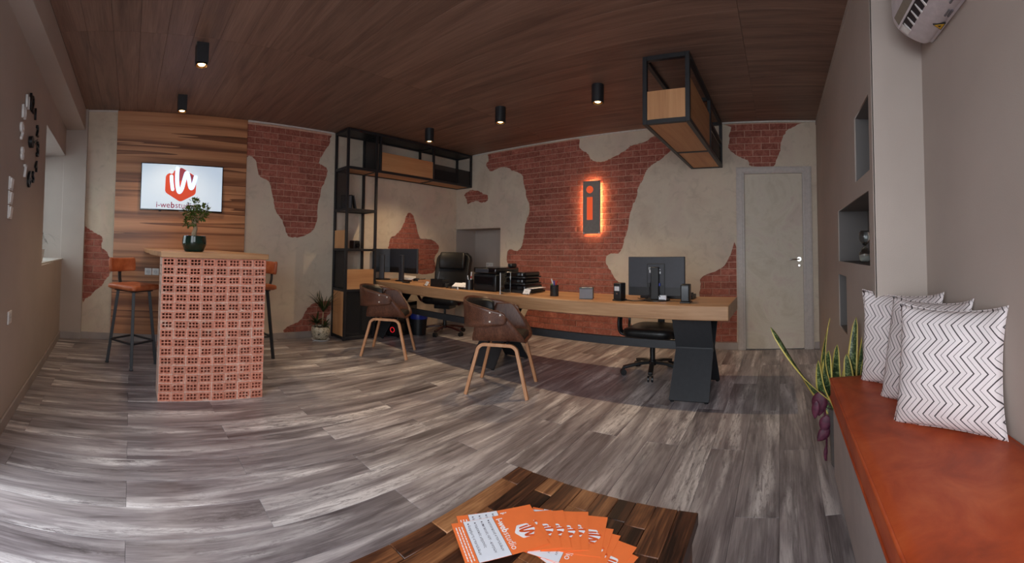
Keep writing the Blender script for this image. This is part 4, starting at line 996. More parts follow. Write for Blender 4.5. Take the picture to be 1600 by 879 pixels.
# ---- loudspeakers
def speaker(label, y, lab):
    t = thing('desk_speaker', label, 'speaker', (3.29,y,DZ1), R(-4 if lab else 3), 'speakers beside the right monitor')
    MB().box(-.05,-.036,.010,.05,.036,.15).build('cabinet', M['bplastic'], t, bevel=.008); MB().box(-.056,-.042,0,.056,.042,.012).build('foot', M['bplastic'], t, bevel=.003)
    if lab:
        MB().box(-.0515,-.020,.085,-.050,.024,.122).build('rear_label', M['labelw'], t); MB().cyl((-.050,0,.062),(-.053,0,.062),.006,n=12).build('jack', M['chrome'], t)
    else:
        MB().box(-.0515,-.026,.03,-.050,.026,.135).build('rear_panel', M['bgloss'], t); MB().cyl((-.050,0,.08),(-.053,0,.08),.005,n=12).build('jack', M['bgloss'], t)
    return t
speaker('small black desk speaker with a white rear label, left of the right monitor', 1.345, True); speaker('small black desk speaker right of the right monitor, without label', .765, False)
tag(MB().tube(smooth_pts([(3.30,1.30,.752),(3.27,1.22,.749),(3.30,1.14,.749),(3.36,1.10,.749)], 5), .004, 6).build('speaker_cable', M['bplastic'], smooth=60), 'black cable lying between the labelled speaker and the monitor stand', 'cable')
kb = thing('keyboard_tray', 'flat black slab lying on the desk behind the right monitor', 'keyboard', (3.60,1.0,DZ1))
MB().box(-.08,-.24,.0,.08,.24,.035).build('riser', M['bplastic'], kb, bevel=.004); MB().box(-.075,-.22,.036,.06,.22,.048).build('keyboard', M['monback'], kb, bevel=.003)
nt = thing('note_block', 'small white note block under the right monitor', 'notepad', (3.36,.985,DZ1)); MB().box(-.012,-.035,0,.012,.035,.048).build('sheets', M['paper'], nt); MB().box(-.0125,-.035,0,-.012,.035,.01).build('backing', M['boxgrey'], nt)
# ---- small desk things
gb = thing('storage_box', 'grey cube box with black edges on the desk below the sign', 'box', (3.30,1.665,DZ1), R(20))
MB().box(-.058,-.058,.006,.058,.058,.088).build('body', M['boxgrey'], gb); MB().box(-.060,-.060,0,.060,.060,.006).build('base', M['bplastic'], gb)
m = MB()
for (a,b,c,d) in ((-.061,-.061,.061,-.052),(-.061,.052,.061,.061),(-.061,-.052,-.052,.052),(.052,-.052,.061,.052)): m.box(a,b,.088,c,d,.100)
m.build('rim', M['bplastic'], gb); MB().box(-.05,-.05,.089,.05,.05,.095).build('note_paper', M['paper'], gb)
pc = thing('pen_holder', 'black mesh pen holder with coloured pens on the desk', 'pen holder', (3.33,2.02,DZ1))
m = MB().lathe([(.0,0),(.040,0),(.040,.100),(.038,.100),(.038,.003),(0,.003)], 20); m.build('mesh_cup', M['mesh'], pc, smooth=50); MB().lathe([(.0405,.096),(.0415,.102),(.038,.102),(.0378,.096)], 20, caps=False).build('rim', M['bplastic'], pc)
def pen(label, base, cup, dx, dy, L, m, capm):
    t = thing('pen', label, 'pen', (cup[0], cup[1], DZ1+.004)); a = Vector((-dx*.4, -dy*.4, 0)); b = a + Vector((dx, dy, L)).normalized()*L
    MB().cyl(a, a+(b-a)*.72, .0045, n=8).build('barrel', m, t, smooth=40); MB().cyl(a+(b-a)*.72, b, .006, n=8).build('cap', capm, t, smooth=40)
pen('red-capped pen leaning right in the mesh holder', 0, (3.33,2.02), 0, -.055, .150, M['red'], M['red']); pen('dark blue pen standing in the mesh holder', 0, (3.332,2.018), -.01, .01, .140, M['blue'], M['blue'])
pen('green pen leaning in the mesh holder', 0, (3.318,2.024), -.02, .03, .115, M['green_p'], M['green_p']); pen('thin grey pencil leaning left in the mesh holder', 0, (3.335,2.025), .01, .065, .165, M['boxgrey'], M['labelw'])
def card_holder(label, x, y, rz):
    t = thing('card_holder', label, 'card holder', (x,y,DZ1), rz, 'business card holders')
    m = MB()
    for s_ in (-.045, .045): m.tube([(-.03,s_,.002),(.03,s_,.002),(.012,s_,.045)], .002, 6); m.tube([(-.03,s_,.002),(-.036,s_,.014)], .002, 6)
    m.tube([(-.03,-.045,.002),(-.03,.045,.002)], .002, 6); m.build('wire_frame', M['bplastic'], t)
    o = MB().box(-.004,-.043,.0,.004,.043,.052).build('cards', M['paper'], t); o.location = (-.016,0,.004); o.rotation_euler = (0,R(28),0)
    o = MB().box(-.0045,-.02,.018,-.0042,.02,.034).build('card_print', M['labelw'], t); o.location = (-.016,0,.004); o.rotation_euler = (0,R(28),0)
card_holder('wire card holder of white cards right of the paper trays', 3.29, 2.305, R(-12)); card_holder('wire card holder of white cards between monitor and black desk organiser', 3.20, 3.66, R(-25))
og = thing('desk_organiser', 'low black desk organiser holding a thin pencil, in front of the executive chair', 'organiser', (3.25,3.50,DZ1), R(-3))
m = MB().box(-.05,-.105,0,.05,.105,.006)
for (a,b,c,d) in ((-.05,-.105,.05,-.10),(-.05,.10,.05,.105),(-.05,-.10,-.045,.10),(.045,-.10,.05,.10),(-.045,-.002,.045,.002)): m.box(a,b,.006,c,d,.085)
m.build('tray_box', M['bplastic'], og); MB().cyl((0,.05,.01),(.02,.03,.17),.0035,n=6).build('pencil', M['boxgrey'], og)
lt = thing('letter_tray', 'black letter tray piled with loose white slips on the desk', 'tray', (3.34,3.22,DZ1), R(10))
m = MB().box(-.13,-.15,.012,.13,.15,.018); m.box(-.13,-.15,.018,.13,-.144,.05).box(-.13,.144,.018,.13,.15,.05).box(.124,-.144,.018,.13,.144,.05)
for a in (-.11,.11):
    for b in (-.13,.13): m.box(a-.01,b-.01,0,a+.01,b+.01,.012)
m.build('tray_body', M['bplastic'], lt)
for i,(y_,z_,r_) in enumerate(((.06,.052,5),(-.02,.058,-12),(-.09,.053,20))):
    o = MB().box(-.05,-.045,0,.05,.045,.012).build('paper_slip', M['paper'], lt); o.location = (-.02,y_,z_-.03); o.rotation_euler = (0,R(-25),R(r_))
wf = thing('white_figurine', 'tiny white plastic figure standing before the letter tray', 'figurine', (3.165,3.12,DZ1)); MB().lathe([(.010,0),(.009,.012),(.004,.022),(.006,.030),(.0,.038)], 12).build('body', M['white_pl'], wf, smooth=60); MB().lathe([(.011,0),(.011,.003),(0,.003)], 12).build('base', M['boxgrey'], wf)
cu = thing('pencil_cup', 'round black pencil cup left of the printer', 'pencil cup', (3.27,3.045,DZ1))
MB().lathe([(0,0),(.043,0),(.043,.108),(.040,.108),(.040,.004),(0,.004)], 24).build('cup', M['bplastic'], cu, smooth=40)
MB().cyl((.01,.01,.01),(.0,.03,.15),.005,n=8).build('white_pen', M['white_pl'], cu); MB().cyl((.0,-.01,.01),(-.01,-.036,.19),.006,n=8).build('marker', M['white_pl'], cu); MB().cyl((-.006,-.027,.125),(-.0075,-.030,.145),.0068,n=8).build('red_band', M['red'], cu)
# printer and trays
pr = thing('printer', 'bulky black office printer on the middle of the desk', 'printer', (3.47,2.835,DZ1))
MB().box(-.20,-.155,0,.20,.155,.175).build('body', M['bplastic'], pr, bevel=.012); MB().box(-.205,-.155,.18,.20,.155,.245).build('scanner_lid', M['bgloss'], pr, bevel=.014)
MB().box(-.215,-.13,.075,-.195,.13,.15).build('paper_slot', M['bgloss'], pr); MB().box(-.23,-.12,.06,-.19,.12,.068).build('output_tray', M['bplastic'], pr); MB().box(-.212,-.06,.19,-.204,.12,.232).build('control_panel', M['monback'], pr, bevel=.003)
MB().box(.06,-.155,.245,.16,-.10,.285).build('feeder', M['bplastic'], pr, bevel=.01)
tr = thing('paper_tray_stack', 'black stack of three rounded paper trays right of the printer', 'paper trays', (3.50,2.50,DZ1))
for k, (z, ye) in enumerate(((.02,-.165),(.085,-.135),(.15,-.135))):
    pl = round_poly([(-.16,ye),(.16,ye),(.16,.15),(-.16,.15)], .05, 6)
    MB().prism(pl, 'z', z, z+.012).build('tray', M['bplastic'], tr); MB().prism(round_poly([(-.16,ye+.02),(.16,ye+.02),(.16,.15),(-.16,.15)], .05, 6), 'z', z+.012, z+.058).build('tray_wall', M['bgloss'], tr, bevel=.012)
MB().box(-.14,-.215,.048,.10,-.10,.052).build('protruding_sheets', M['paper'], tr); MB().box(-.17,-.16,0,.17,.15,.02).build('stand_foot', M['bplastic'], tr)
gd = thing('glass_divider', 'clear low glass divider with a bright front edge between the two workplaces', 'glass divider', (3.125,2.505,DZ1))
MB().box(0,-.005,0,.16,.005,.205).build('pane', M['glass'], gd); MB().box(-.0015,-.005,0,0,.005,.205).build('edge_highlight', M['labelw'], gd); MB().box(.02,-.016,0,.14,.016,.012).build('clamp_rail', M['chrome'], gd)  # highlight on the front edge painted as a white strip
# clutter behind the paired monitors
for lb, x, y, rz, sx_, sy_, h_, m in (('loose white paper bundle behind the paired monitors, left side',3.61,4.58,20,.07,.10,.05,'paper'),('crumpled black cable bundle beside the left monitor stand',3.60,4.28,50,.05,.08,.035,'bplastic'),('low dark stapler in front of the paired monitors',3.25,4.12,-10,.03,.07,.028,'bplastic'),('short brown wooden pen tray right of the paired monitors',3.50,3.98,10,.06,.12,.03,'beech')):
    nm = 'paper_bundle' if m == 'paper' else 'cable_bundle' if 'cable' in lb else 'stapler' if 'stapler' in lb else 'pen_tray'
    t = thing(nm, lb, {'paper_bundle':'papers','cable_bundle':'cable','stapler':'stapler','pen_tray':'tray'}[nm], (x,y,DZ1), R(rz))
    if nm == 'paper_bundle':
        for k in range(4): o = MB().box(-sx_,-sy_,0,sx_,sy_,.006).build('sheet', M['paper'], t); o.location = (.01*k,-.008*k,.001+.012*k); o.rotation_euler = (R(2*k),R(-3*k),R(9*k))
    elif nm == 'cable_bundle':
        for k in range(4): MB().tube([(.05*math.cos(a)*(1-.1*k), .08*math.sin(a), .006+.008*k+.004*math.sin(3*a)) for a in [2*math.pi*j/20 for j in range(20)]], .004, 6).build('loop', M['bplastic'], t)
    elif nm == 'stapler':
        MB().box(-.02,-.07,0,.02,.07,.010).build('base', M['bplastic'], t, bevel=.003); MB().box(-.016,-.068,.016,.016,.07,.032).build('arm', M['bgloss'], t, bevel=.004, rot=(R(5),0,0))
    else:
        MB().box(-.06,-.12,0,.06,.12,.008).build('base', M['beech'], t); m_ = MB()
        for (a,b,c,d) in ((-.06,-.12,.06,-.112),(-.06,.112,.06,.12),(-.06,-.112,-.052,.112),(.052,-.112,.06,.112)): m_.box(a,b,.008,c,d,.035)
        m_.build('rim', M['beech'], t)
# computer under the desk
pt = thing('computer_tower', 'black computer tower with a red power light under the desk beside the shelving', 'computer', (3.50,4.52,0), R(15))
MB().box(-.22,-.10,.015,.22,.10,.45).build('case', M['bgloss'], pt, bevel=.006); MB().box(-.226,-.09,.03,-.219,.09,.43).build('front_grille', M['bplastic'], pt)
MB().lathe([(.030,0),(.036,.0),(.036,.004),(.030,.004),(.030,0)], 24, caps=False).build('power_ring', M['redlight'], pt, loc=(-.226,-.02,.10), rot=(0,R(-90),0))
for a in (-.18,.18):
    for b in (-.08,.08): MB().box(a-.015,b-.01,0,a+.015,b+.01,.016).build('foot', M['bplastic'], pt)
bc = thing('waste_bin', 'dark bin with a shiny blue rim under the desk, right of the computer tower', 'bin', (3.72,4.42,0))
MB().lathe([(0,0),(.10,0),(.125,.30),(.119,.30),(.096,.006),(0,.006)], 24).build('bin_body', M['bplastic'], bc, smooth=50); MB().lathe([(.120,.29),(.128,.30),(.132,.27),(.126,.22)], 24, caps=False).build('bag_rim', M['blue'], bc, smooth=50)
# niche contents
for lb, y, z in (('double white socket on the side wall of the corner niche', 4.70, 1.0), ):
    t = thing('double_socket', lb, 'wall socket', (BX+.25, 4.890, .935), 0); MB().box(-.075,-.010,-.036,.075,0,.036).build('frame', M['white_pl'], t, bevel=.003)
    for s_ in (-1,1): MB().cyl((s_*.036,-.010,0),(s_*.036,-.012,0),.022,n=18).build('well', M['labelw'], t)
t = thing('double_socket', 'double white socket on the back wall of the corner niche', 'wall socket', (BX+.459, 4.55, .935), R(-90)); MB().box(-.075,-.010,-.036,.075,0,.036).build('frame', M['white_pl'], t, bevel=.003)
for s_ in (-1,1): MB().cyl((s_*.036,-.010,0),(s_*.036,-.012,0),.022,n=18).build('well', M['labelw'], t)
t = thing('router_box', 'pale beige box standing on the step inside the corner niche', 'box', (BX+.33, 4.79, .66)); MB().box(-.10,-.085,0,.10,.085,.155).build('body', M['paint'], t, bevel=.004); MB().box(-.098,-.086,.03,.098,-.085,.035).build('seam', M['boxgrey'], t)
ph = thing('desk_phone', 'black desk telephone with a small lit display in the corner niche', 'telephone', (BX+.27, 4.50, .66), R(-60))
MB().prism([(-.09,0),(.09,0),(.09,.09),(-.09,.03)], 'x', -.09, .09).build('body', M['bplastic'], ph, bevel=.006); MB().tube(smooth_pts([(-.065,-.08,.06),(-.065,0,.088),(-.065,.08,.115)], 4), .018, 8).build('handset', M['bgloss'], ph, smooth=60)
o = MB().box(-.035,-.025,0,.035,.025,.003).build('display', M['labelw'], ph); o.location = (.03,.03,.073); o.rotation_euler = (R(18),0,0)

# ---- bench with orange seat cushion
bn = thing('wall_bench', 'long grey box bench built along the right wall', 'bench', (.85, 0, 0))
MB().box(-.86,SY+.002,.05,1.20,-.250,.415).build('bench_body', M['bench'], bn, bevel=.004); MB().box(-.86,SY+.002,0,1.19,-.262,.05).build('plinth', M['steel_dark'], bn)
MB().box(-.86,-.262,.405,1.205,-.246,.420).build('edge_trim', M['beech'], bn, bevel=.002)
sc_ = thing('seat_cushion', 'long orange leather seat cushion with piped edges on the bench', 'cushion', (.85, 0, .42))
rows_o = round_poly([(-.86,SY+.006),(1.215,SY+.006),(1.215,-.238),(-.86,-.238)], .015, 4)
cx_, cy_ = .18, -.48; m = MB(); n = len(rows_o); vs = []
for s_, z in ((.994,.002),(1.0,.012),(1.0,.085),(.996,.096),(.985,.102),(.90,.106)):
    for p in rows_o:
        ox = p[0]-cx_; oy = p[1]-cy_; ins = (1-s_); vs.append((cx_+math.copysign(max(0,abs(ox)-ins*.35), ox), cy_+math.copysign(max(0,abs(oy)-ins*.35), oy), z))
m.add(vs, [(i*n+k,i*n+(k+1)%n,(i+1)*n+(k+1)%n,(i+1)*n+k) for i in range(5) for k in range(n)] + [tuple(range(n)), tuple(range(5*n,6*n))])
m.build('cushion_body', M['tan'], sc_, smooth=60)
for z in (.010,.096): MB().tube([(x,y,z) for x,y in rows_o] + [(rows_o[0][0],rows_o[0][1],z)], .0055, 8).build('piping', M['tan'], sc_, smooth=60)

# ---- zigzag pillows
def pillow(label, loc, rz, lean, size=.45, seed=0):
    rr = random.Random(seed); N = 28; h = size/2; vs = []; idx = {}
    t = thing('throw_pillow', label, 'pillow', loc, R(rz), 'zigzag pillows on the bench')
    def pt(i, k, side):
        u = -1+2*i/N; v = -1+2*k/N
        th = .088*((1-abs(u)**2.6)*(1-abs(v)**2.6))**.55
        pin = .055
        x = u*h*(1-pin*(1-v*v)*abs(u)**3) ; z = v*h*(1-pin*(1-u*u)*abs(v)**3)
        ear = 1 + .05*abs(u*v)**3; x *= ear; z *= ear
        wr = .004*math.sin(7*u+seed)*math.sin(6*v+2*seed)*(1-u*u)*(1-v*v)
        return (x, side*th + wr - .055*max(0,(u-.45)/.55)**2*(.7+.3*v) - (.05 if seed == 3 else .008)*max(0,(-u-.45)/.55)**2*(.5+.5*v), z)
    m = MB()
    front = [[pt(i,k,-1) for i in range(N+1)] for k in range(N+1)]; back = [[pt(i,k,1) for i in range(N+1)] for k in range(N+1)]
    m.grid(front); m.grid(back)
    me = m.mesh('cover', 60); bm = bmesh.new(); bm.from_mesh(me); bmesh.ops.remove_doubles(bm, verts=bm.verts, dist=.0008); bmesh.ops.recalc_face_normals(bm, faces=bm.faces); bm.to_mesh(me); bm.free(); me.shade_smooth()
    o = link('cover', me, M['zig'], t); o.rotation_euler = (R(-lean), 0, 0); o.location = (0, h*math.sin(R(lean)), h*math.cos(R(lean))-.004)
    edge = [pt(i,0,0) for i in range(N+1)] + [pt(N,k,0) for k in range(1,N+1)] + [pt(i,N,0) for i in range(N-1,-1,-1)] + [pt(0,k,0) for k in range(N-1,0,-1)]
    s_ = MB().tube([(p[0]*1.001,p[1],p[2]*1.001) for p in edge] + [edge[0]], .0016, 6).build('seam_piping', M['zig'], t, smooth=60); s_.rotation_euler = o.rotation_euler; s_.location = o.location
    return t
pillow('front black and white zigzag pillow, the fully visible one of three on the bench', (1.325,-.553,.524), -137, 10, .420, 1)
pillow('middle black and white zigzag pillow between the front and the back one', (1.565,-.540,.524), -147, 14, .425, 2)
pillow('back black and white zigzag pillow, farthest along the bench by the plants', (1.825,-.530,.524), -138, 10, .425, 3)

# ---- potted snake plant with purple trailing leaves
sv = thing('snake_plant', 'tall snake plant with yellow-edged leaves behind the bench end', 'potted plant', (2.26,-.335,0))
MB().lathe([(0,0),(.075,0),(.088,.30),(.092,.305),(.082,.305),(.078,.02),(0,.02)], 28).build('pot', M['terracotta'], sv, smooth=50); MB().lathe([(.078,.285),(.04,.292),(0,.293)], 20).build('soil', M['soil'], sv)
def blade(parent, base, mid, tip, wd, twist=0, face=(-.95,.3,0)):
    P = smooth_pts([base, mid, tip], 8); n = len(P); vs = []; al = []; ac = []; fc = Vector(face)
    for i, p in enumerate(P):
        q = i/(n-1); d = (P[min(i+1,n-1)]-P[max(i-1,0)]).normalized(); side = d.cross(fc).normalized(); nrm = side.cross(d)
        a = twist*q; s2 = side*math.cos(a)+nrm*math.sin(a); n2 = s2.cross(d)
        w_ = wd*(math.sin(math.pi*min(1,(.22+.78*q)))**.6)*(1 if q < .9 else 1-((q-.9)/.1)**1.3*.9) + .0005
        for j in range(7):
            u = -1+2*j/6; vs.append(p + s2*(w_*u) + n2*(.25*w_*u*u)); al.append(q); ac.append(u)
    me = bpy.data.meshes.new('leaf'); me.from_pydata([tuple(v) for v in vs], [], [(i*7+j,i*7+j+1,(i+1)*7+j+1,(i+1)*7+j) for i in range(n-1) for j in range(6)])
    for nm, arr in (('along', al), ('across', ac)):
        at_ = me.attributes.new(nm, 'FLOAT', 'POINT'); at_.data.foreach_set('value', arr)
    me.shade_smooth(); o = link('leaf', me, M['sans'], parent); k = o.modifiers.new('s','SOLIDIFY'); k.thickness = .003; k.offset = 0; return o
# base / mid / tip relative to the pot foot
for b, m_, t_, w_, tw in (((.0,.06,.29),(.02,.21,.46),(.04,.395,.735),.026,2.2), ((.01,.05,.29),(.03,.10,.52),(.05,.062,.775),.022,1.6), ((-.01,.07,.28),(.0,.12,.40),(.01,.135,.555),.022,.8),
                          ((.02,.05,.28),(.02,.085,.44),(.03,.075,.60),.027,.5), ((.0,-.04,.29),(.02,-.055,.52),(.04,-.085,.775),.022,.4), ((-.02,-.03,.29),(-.01,-.03,.45),(.0,-.02,.585),.022,.3),
                          ((.01,-.06,.29),(.03,-.11,.50),(.05,-.150,.755),.024,.9), ((.03,-.05,.29),(.05,-.10,.48),(.06,-.165,.66),.018,1.8), ((.04,.02,.29),(.06,.03,.45),(.08,.02,.62),.022,.6), ((.02,.0,.29),(.05,-.02,.42),(.07,-.04,.53),.02,.4)):
    blade(sv, b, m_, t_, w_*1.45, tw)
pu = thing('trailing_purple_plant', 'dark purple large-leaved stems hanging over the pot rim beside the bench', 'plant', (2.25,-.25,.30))
MB().tube(smooth_pts([(0,-.02,.0),(.0,.015,.04),(-.005,.022,-.04),(-.01,.015,-.14),(-.01,.02,-.27)], 4), .006, 6).build('stem', M['purple'], pu, smooth=60)
def oval(parent, c, u, v, L, wd):
    c = Vector(c); u = Vector(u).normalized(); v = Vector(v).normalized(); nn = u.cross(v); rows = []
    for i in range(9):
        q = i/8; w_ = wd*math.sin(math.pi*q**.85)**.8 + .0008; r_ = []
        for j in range(5):
            s_ = -1+2*j/4; r_.append(c + u*(L*q) + v*(w_*s_) + nn*(.18*w_*s_*s_ - .05*L*math.sin(math.pi*q)))
        rows.append([tuple(p) for p in r_])
    MB().grid(rows).build('leaf', M['purple'], parent, smooth=70, solid=.002)
for c, u, v, L, wd in (((0,.045,.095),(.05,.06,-1),(.25,.95,.05),.135,.043),((-.01,.010,-.03),(.0,.25,-1),(.15,.95,.2),.095,.034),((-.01,.0,-.095),(.0,.75,-.8),(.1,.7,.7),.095,.030),((-.005,.065,.05),(.0,.12,-1),(.3,.9,.1),.10,.022),((-.01,.018,-.19),(.0,.10,-1),(.1,.9,.1),.08,.010)):
    oval(pu, c, u, v, L, wd)

# ---- plant beside the tower
dp = thing('potted_dracaena', 'spiky dark green plant in a patterned ceramic pot beside the black tower', 'potted plant', (2.365,4.72,0))
MB().lathe([(0,0),(.105,0),(.118,.018),(.112,.018),(.10,.008),(0,.008)], 28).build('saucer', M['labelw'], dp, smooth=50)
MB().lathe([(0,.012),(.075,.012),(.105,.05),(.122,.11),(.118,.165),(.112,.172),(.105,.165),(.108,.13),(0,.13)], 32).build('pot', M['pot_pat'], dp, smooth=60); MB().lathe([(.105,.15),(.05,.156),(0,.158)], 20).build('soil', M['soil'], dp)
MB().tube([(.02,0,.14),(.025,.0,.26),(.03,-.005,.36)], [.012,.010,.008], 8).build('cane', M['bark'], dp); MB().tube([(-.05,0,.14),(-.06,0,.22)], [.008,.006], 8).build('cane', M['bark'], dp)
rb = random.Random(21)
def blades(c, n, Lr, up_, wd):
    for k in range(n):
        a = 2*math.pi*k/n + rb.uniform(-.25,.25); L = rb.uniform(*Lr); h = L*rb.uniform(*up_); rows = []
        for i in range(8):
            q = i/7; r_ = L*.8*q; z = c[2] + h*q - L*.35*q*q; w_ = wd*(1-q)**.6*(.5+min(q*4,.5)) + .0006
            if c[1] + r_*math.sin(a) > .14: r_ = max(0,(.14-c[1]))/max(.01,math.sin(a))
            rows.append([(c[0]+r_*math.cos(a)-w_*math.sin(a), c[1]+r_*math.sin(a)+w_*math.cos(a), z+.3*w_),(c[0]+r_*math.cos(a), c[1]+r_*math.sin(a), z),(c[0]+r_*math.cos(a)+w_*math.sin(a), c[1]+r_*math.sin(a)-w_*math.cos(a), z+.3*w_)])
        MB().grid(rows).build('leaf', M['leaf_d'], dp, smooth=60)
blades((.03,-.005,.36), 30, (.24,.36), (.25,1.25), .008); blades((.03,-.005,.34), 12, (.2,.28), (1.2,1.5), .008)
blades((-.06,0,.20), 20, (.14,.24), (.3,1.2), .016); blades((.04,-.03,.17), 16, (.10,.17), (.2,.9), .014)

# ---- coffee table of reclaimed staves
ct = thing('coffee_table', 'low coffee table topped with mixed dark reclaimed wood staves', 'coffee table', (.75,.535,0))
rb = random.Random(4); yy = -.30; wds = [.058,.064,.060,.055,.062,.058,.064,.060,.058,.061]
for wv_ in wds:
    x = -.40; first = True
    while x < .399:
        L = rb.uniform(.13,.32) if not first else rb.uniform(.06,.26); first = False; e = min(x+L, .40)
        if .40 - e < .07: e = .40
        h = .430 + rb.uniform(-.0012,.0006)
        MB().box(x+.0006,yy+.0006,.398,e-.0006,yy+wv_-.0006,h).build('stave', M['stave'], ct, bevel=.0014, seg=1); x = e
    yy += wv_
MB().box(-.385,-.285,.22,.385,.285,.398).build('apron', M['stave'], ct, bevel=.003)
for a in (-.35,.35):
    for b in (-.25,.25): MB().box(a-.035,b-.035,0,a+.035,b+.035,.22).build('leg', M['stave'], ct, bevel=.004)

# ---- fan of printed flyers
FW, FH = .148, .210
fly = thing('flyer', '', 'flyer', (0,0,0))
def flatz(nm, contours, m, z, par):
    me = curve_mesh(nm, contours, .00005) if isinstance(contours, list) else stroke_mesh(nm, contours[0], contours[1], (.080,.174)); o = link(nm, me, m, par); o.location = (0,0,z); return o
MB().box(0,0,-.00012,FW,FH,.00012).build('sheet', M['cardo'], fly)
wb_ = MB().box(.0006,.032,.00012,FW-.0006,.112,.00020).build('white_band', M['cardw'], fly); MB().box(0,.0312,.00012,FW,.0320,.00022).build('band_line', M['ink'], fly); MB().box(0,.112,.00012,FW,.1128,.00022).build('band_line', M['ink'], fly)
hx, ist, wst, dot = hexlogo(.028)
def rotl(P, dx=.080, dy=.174): return [(x+dx, y+dy) for x, y in P]
lg = flatz('logo_hexagon', [rotl(hx)], M['inkw'], .00022, fly)
flatz('logo_stroke', ist, M['cardo'], .00034, fly); flatz('logo_stroke', wst, M['cardo'], .00034, fly); flatz('logo_dot', [rotl(dot)], M['cardo'], .00034, fly)
x = .012
for txt, bold in (('i-web', .0006), ('studio', -.0001)):
    me = text_mesh(txt, .0255, .00004, 'LEFT', bold=bold); o = link('flyer_title', me, M['inkw'], fly); o.location = (x,.1265,.00026); x += max(v.co.x for v in me.vertices) + .0012
for k, tx in enumerate(('κατασκευή ιστοσελίδων','επισκευές Η/Υ - κινητών','ταμειακές μηχανές','διαφήμιση ιστοσελίδων')):
    y = .098 - .0185*k
    MB().box(.010,y-.002,.0002,.014,y+.002,.00030).build('bullet', M['ink'], wb_)
    o = link('flyer_line', text_mesh(tx, .0098, .00004, 'LEFT'), M['ink'], wb_); o.location = (.017,y,.00028)
for k in range(3):
    m = MB(); x = .018; rr = random.Random(k)
    while x < .135:
        L = rr.uniform(.003,.012); m.box(x,.0235-.0075*k-.0014,.00012,x+L,.0235-.0075*k+.0014,.00022); x += L+.0022
    tag(m.build('small_print', M['inkw'], fly), kind='stuff')
spots = [((.960,.672),-31.3),((.986,.675),-34.8),((.999,.612),-48),((1.017,.584),-52),((1.029,.550),-57),((1.046,.521),-63),((1.048,.463),-73),((1.011,.430),-79),((.996,.404),-87),((.973,.352),-97),((.945,.338),-102)]
ordn = ['topmost','second','third','fourth','fifth','sixth','seventh','eighth','ninth','tenth','lowest']
for i, (c, a) in enumerate(spots):
    o = fly if i == 0 else copy_tree(fly)
    ux, uy = math.cos(R(a)), math.sin(R(a)); o.location = (c[0]-FH*ux, c[1]-FH*uy, .4330 + .00075*(len(spots)-1-i)); o.rotation_euler = (R(.0),0,R(a-90))
    if i in (0,): o['label'] = 'topmost orange and white flyer of the fan, lying at its left end'
    elif i == len(spots)-1: o['label'] = 'lowest orange flyer of the fan, at its right end on the table'
    else: o['label'] = '%s orange and white flyer of the fan, counting from the topmost one' % ordn[i]
    o['group'] = 'flyers fanned out on the coffee table'

# ---- air conditioner
ac = thing('air_conditioner', 'white wall air conditioner high on the right wall, seen from below', 'air conditioner', (1.80,0,0))
prof = [(SY,2.45),(-.57,2.45),(-.527,2.40),(-.519,2.30),(-.523,2.215),(-.540,2.172),(-.583,2.137),(-.640,2.115),(-.68,2.110),(-.705,2.122),(SY,2.15)]
prof = smooth_pts([(p[0],p[1],0) for p in prof], 3, True)
cx_, cy_ = -.62, 2.28; m = MB(); n = len(prof); vs = []
for x, s_ in ((-.80,1.0),(-.025,1.0),(-.008,.975),(0,.93)):
    for p in prof: vs.append((x, min(cx_+(p.x-cx_)*s_, 9) if p.x > -.71 else p.x, cy_+(p.y-cy_)*s_))
m.add(vs, [(i*n+k,i*n+(k+1)%n,(i+1)*n+(k+1)%n,(i+1)*n+k) for i in range(3) for k in range(n)] + [tuple(range(n)), tuple(range(3*n,4*n))])
m.build('body', M['ac'], ac, smooth=50)
def slope(y0, z0, y1, z1, off):
    """points off below the underside line"""
    d = Vector((0, y1-y0, z1-z0)).normalized(); nn = Vector((0, -d.z, d.y)); nn = nn if nn.z < 0 else -nn
    return nn*off
def strip(nm, x0, x1, ya, za, yb, zb, off, m, th=.004):
    o_ = slope(ya,za,yb,zb,off); o2 = slope(ya,za,yb,zb,off-th); P = [(x0,ya,za),(x1,ya,za),(x1,yb,zb),(x0,yb,zb)]
    return MB().add([tuple(Vector(p)+o_) for p in P] + [tuple(Vector(p)+o2) for p in P], [(0,1,2,3),(7,6,5,4),(0,4,5,1),(1,5,6,2),(2,6,7,3),(3,7,4,0)]).build(nm, m, ac)
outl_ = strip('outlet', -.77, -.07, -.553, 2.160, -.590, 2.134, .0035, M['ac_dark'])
strip('flap', -.77, -.045, -.527, 2.195, -.548, 2.163, .006, M['ac_olive'], .005)
strip('flap_edge', -.77, -.03, -.548, 2.163, -.554, 2.157, .010, M['ac'], .006)
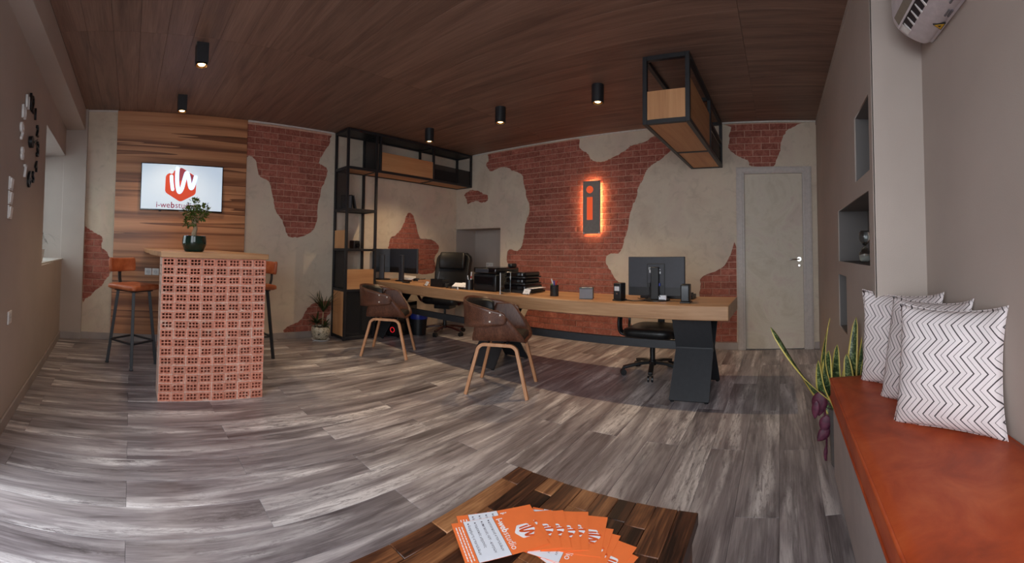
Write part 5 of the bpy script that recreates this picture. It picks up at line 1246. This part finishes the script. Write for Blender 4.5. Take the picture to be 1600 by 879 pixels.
for k in range(14):
    x = -.085 - .05*k; MB().add([(x,-.556,2.150),(x+.006,-.556,2.150),(x+.018,-.590,2.124),(x+.006,-.590,2.124),(x,-.556,2.158),(x+.006,-.556,2.158),(x+.018,-.590,2.132),(x+.006,-.590,2.132)], [(0,3,2,1),(4,5,6,7),(0,1,5,4),(1,2,6,5),(2,3,7,6),(3,0,4,7)]).build('vane', M['white_pl'], outl_)
strip('outlet_end', -.07, -.03, -.553, 2.160, -.592, 2.133, .005, M['white_pl'])
def tri(nm, s_, off, m):
    c = Vector((-.185,-.682,2.1085)); P = [Vector((-.028*s_,-.018*s_,0)),Vector((.028*s_,-.018*s_,0)),Vector((0,.030*s_,0))]
    b = [tuple(c + p - Vector((0,0,off))) for p in P]; t_ = [tuple(c + p + Vector((0,0,.004))) for p in P]
    MB().add(b + t_, [(0,2,1),(3,4,5),(0,1,4,3),(1,2,5,4),(2,0,3,5)]).build(nm, m, ac)
tri('warning_label', 1.0, .0030, M['bplastic']); tri('warning_label', .80, .0036, M['yellow']); tri('warning_mark', .3, .0042, M['bplastic'])
for k, (x, y, L) in enumerate(((-.26,-.690,.05),(-.26,-.676,.05),(-.35,-.660,.03),(-.40,-.672,.02))): MB().box(x-L,y-.004,2.1055,x,y+.004,2.112).build('print_mark', M['boxgrey'], ac)

# ---- niche things
hg = thing('hourglass', 'clear glass hourglass with pale sand in the middle niche', 'hourglass', (2.72,-.565,1.07))
pr_ = [(.026,.004),(.037,.02),(.040,.045),(.036,.070),(.020,.094),(.006,.105),(.006,.110),(.020,.121),(.036,.145),(.040,.170),(.037,.195),(.026,.211)]
MB().lathe(pr_, 28).build('bulb_glass', M['glass'], hg, smooth=70); MB().lathe([(.0,.0065),(.024,.007),(.034,.021),(.0365,.040),(.02,.050),(0,.056)], 24).build('sand', M['sand'], hg, smooth=60)
MB().lathe([(0,0),(.030,0),(.030,.004),(0,.004)], 24).build('foot', M['glass'], hg); 
nv = thing('niche_box', 'small dark box standing in the lowest narrow niche', 'box', (2.99,-.59,.57)); MB().box(-.05,-.05,0,.05,.05,.19).build('body', M['bplastic'], nv, bevel=.006); MB().box(-.04,.05,.02,.04,.053,.17).build('front', M['bgloss'], nv)
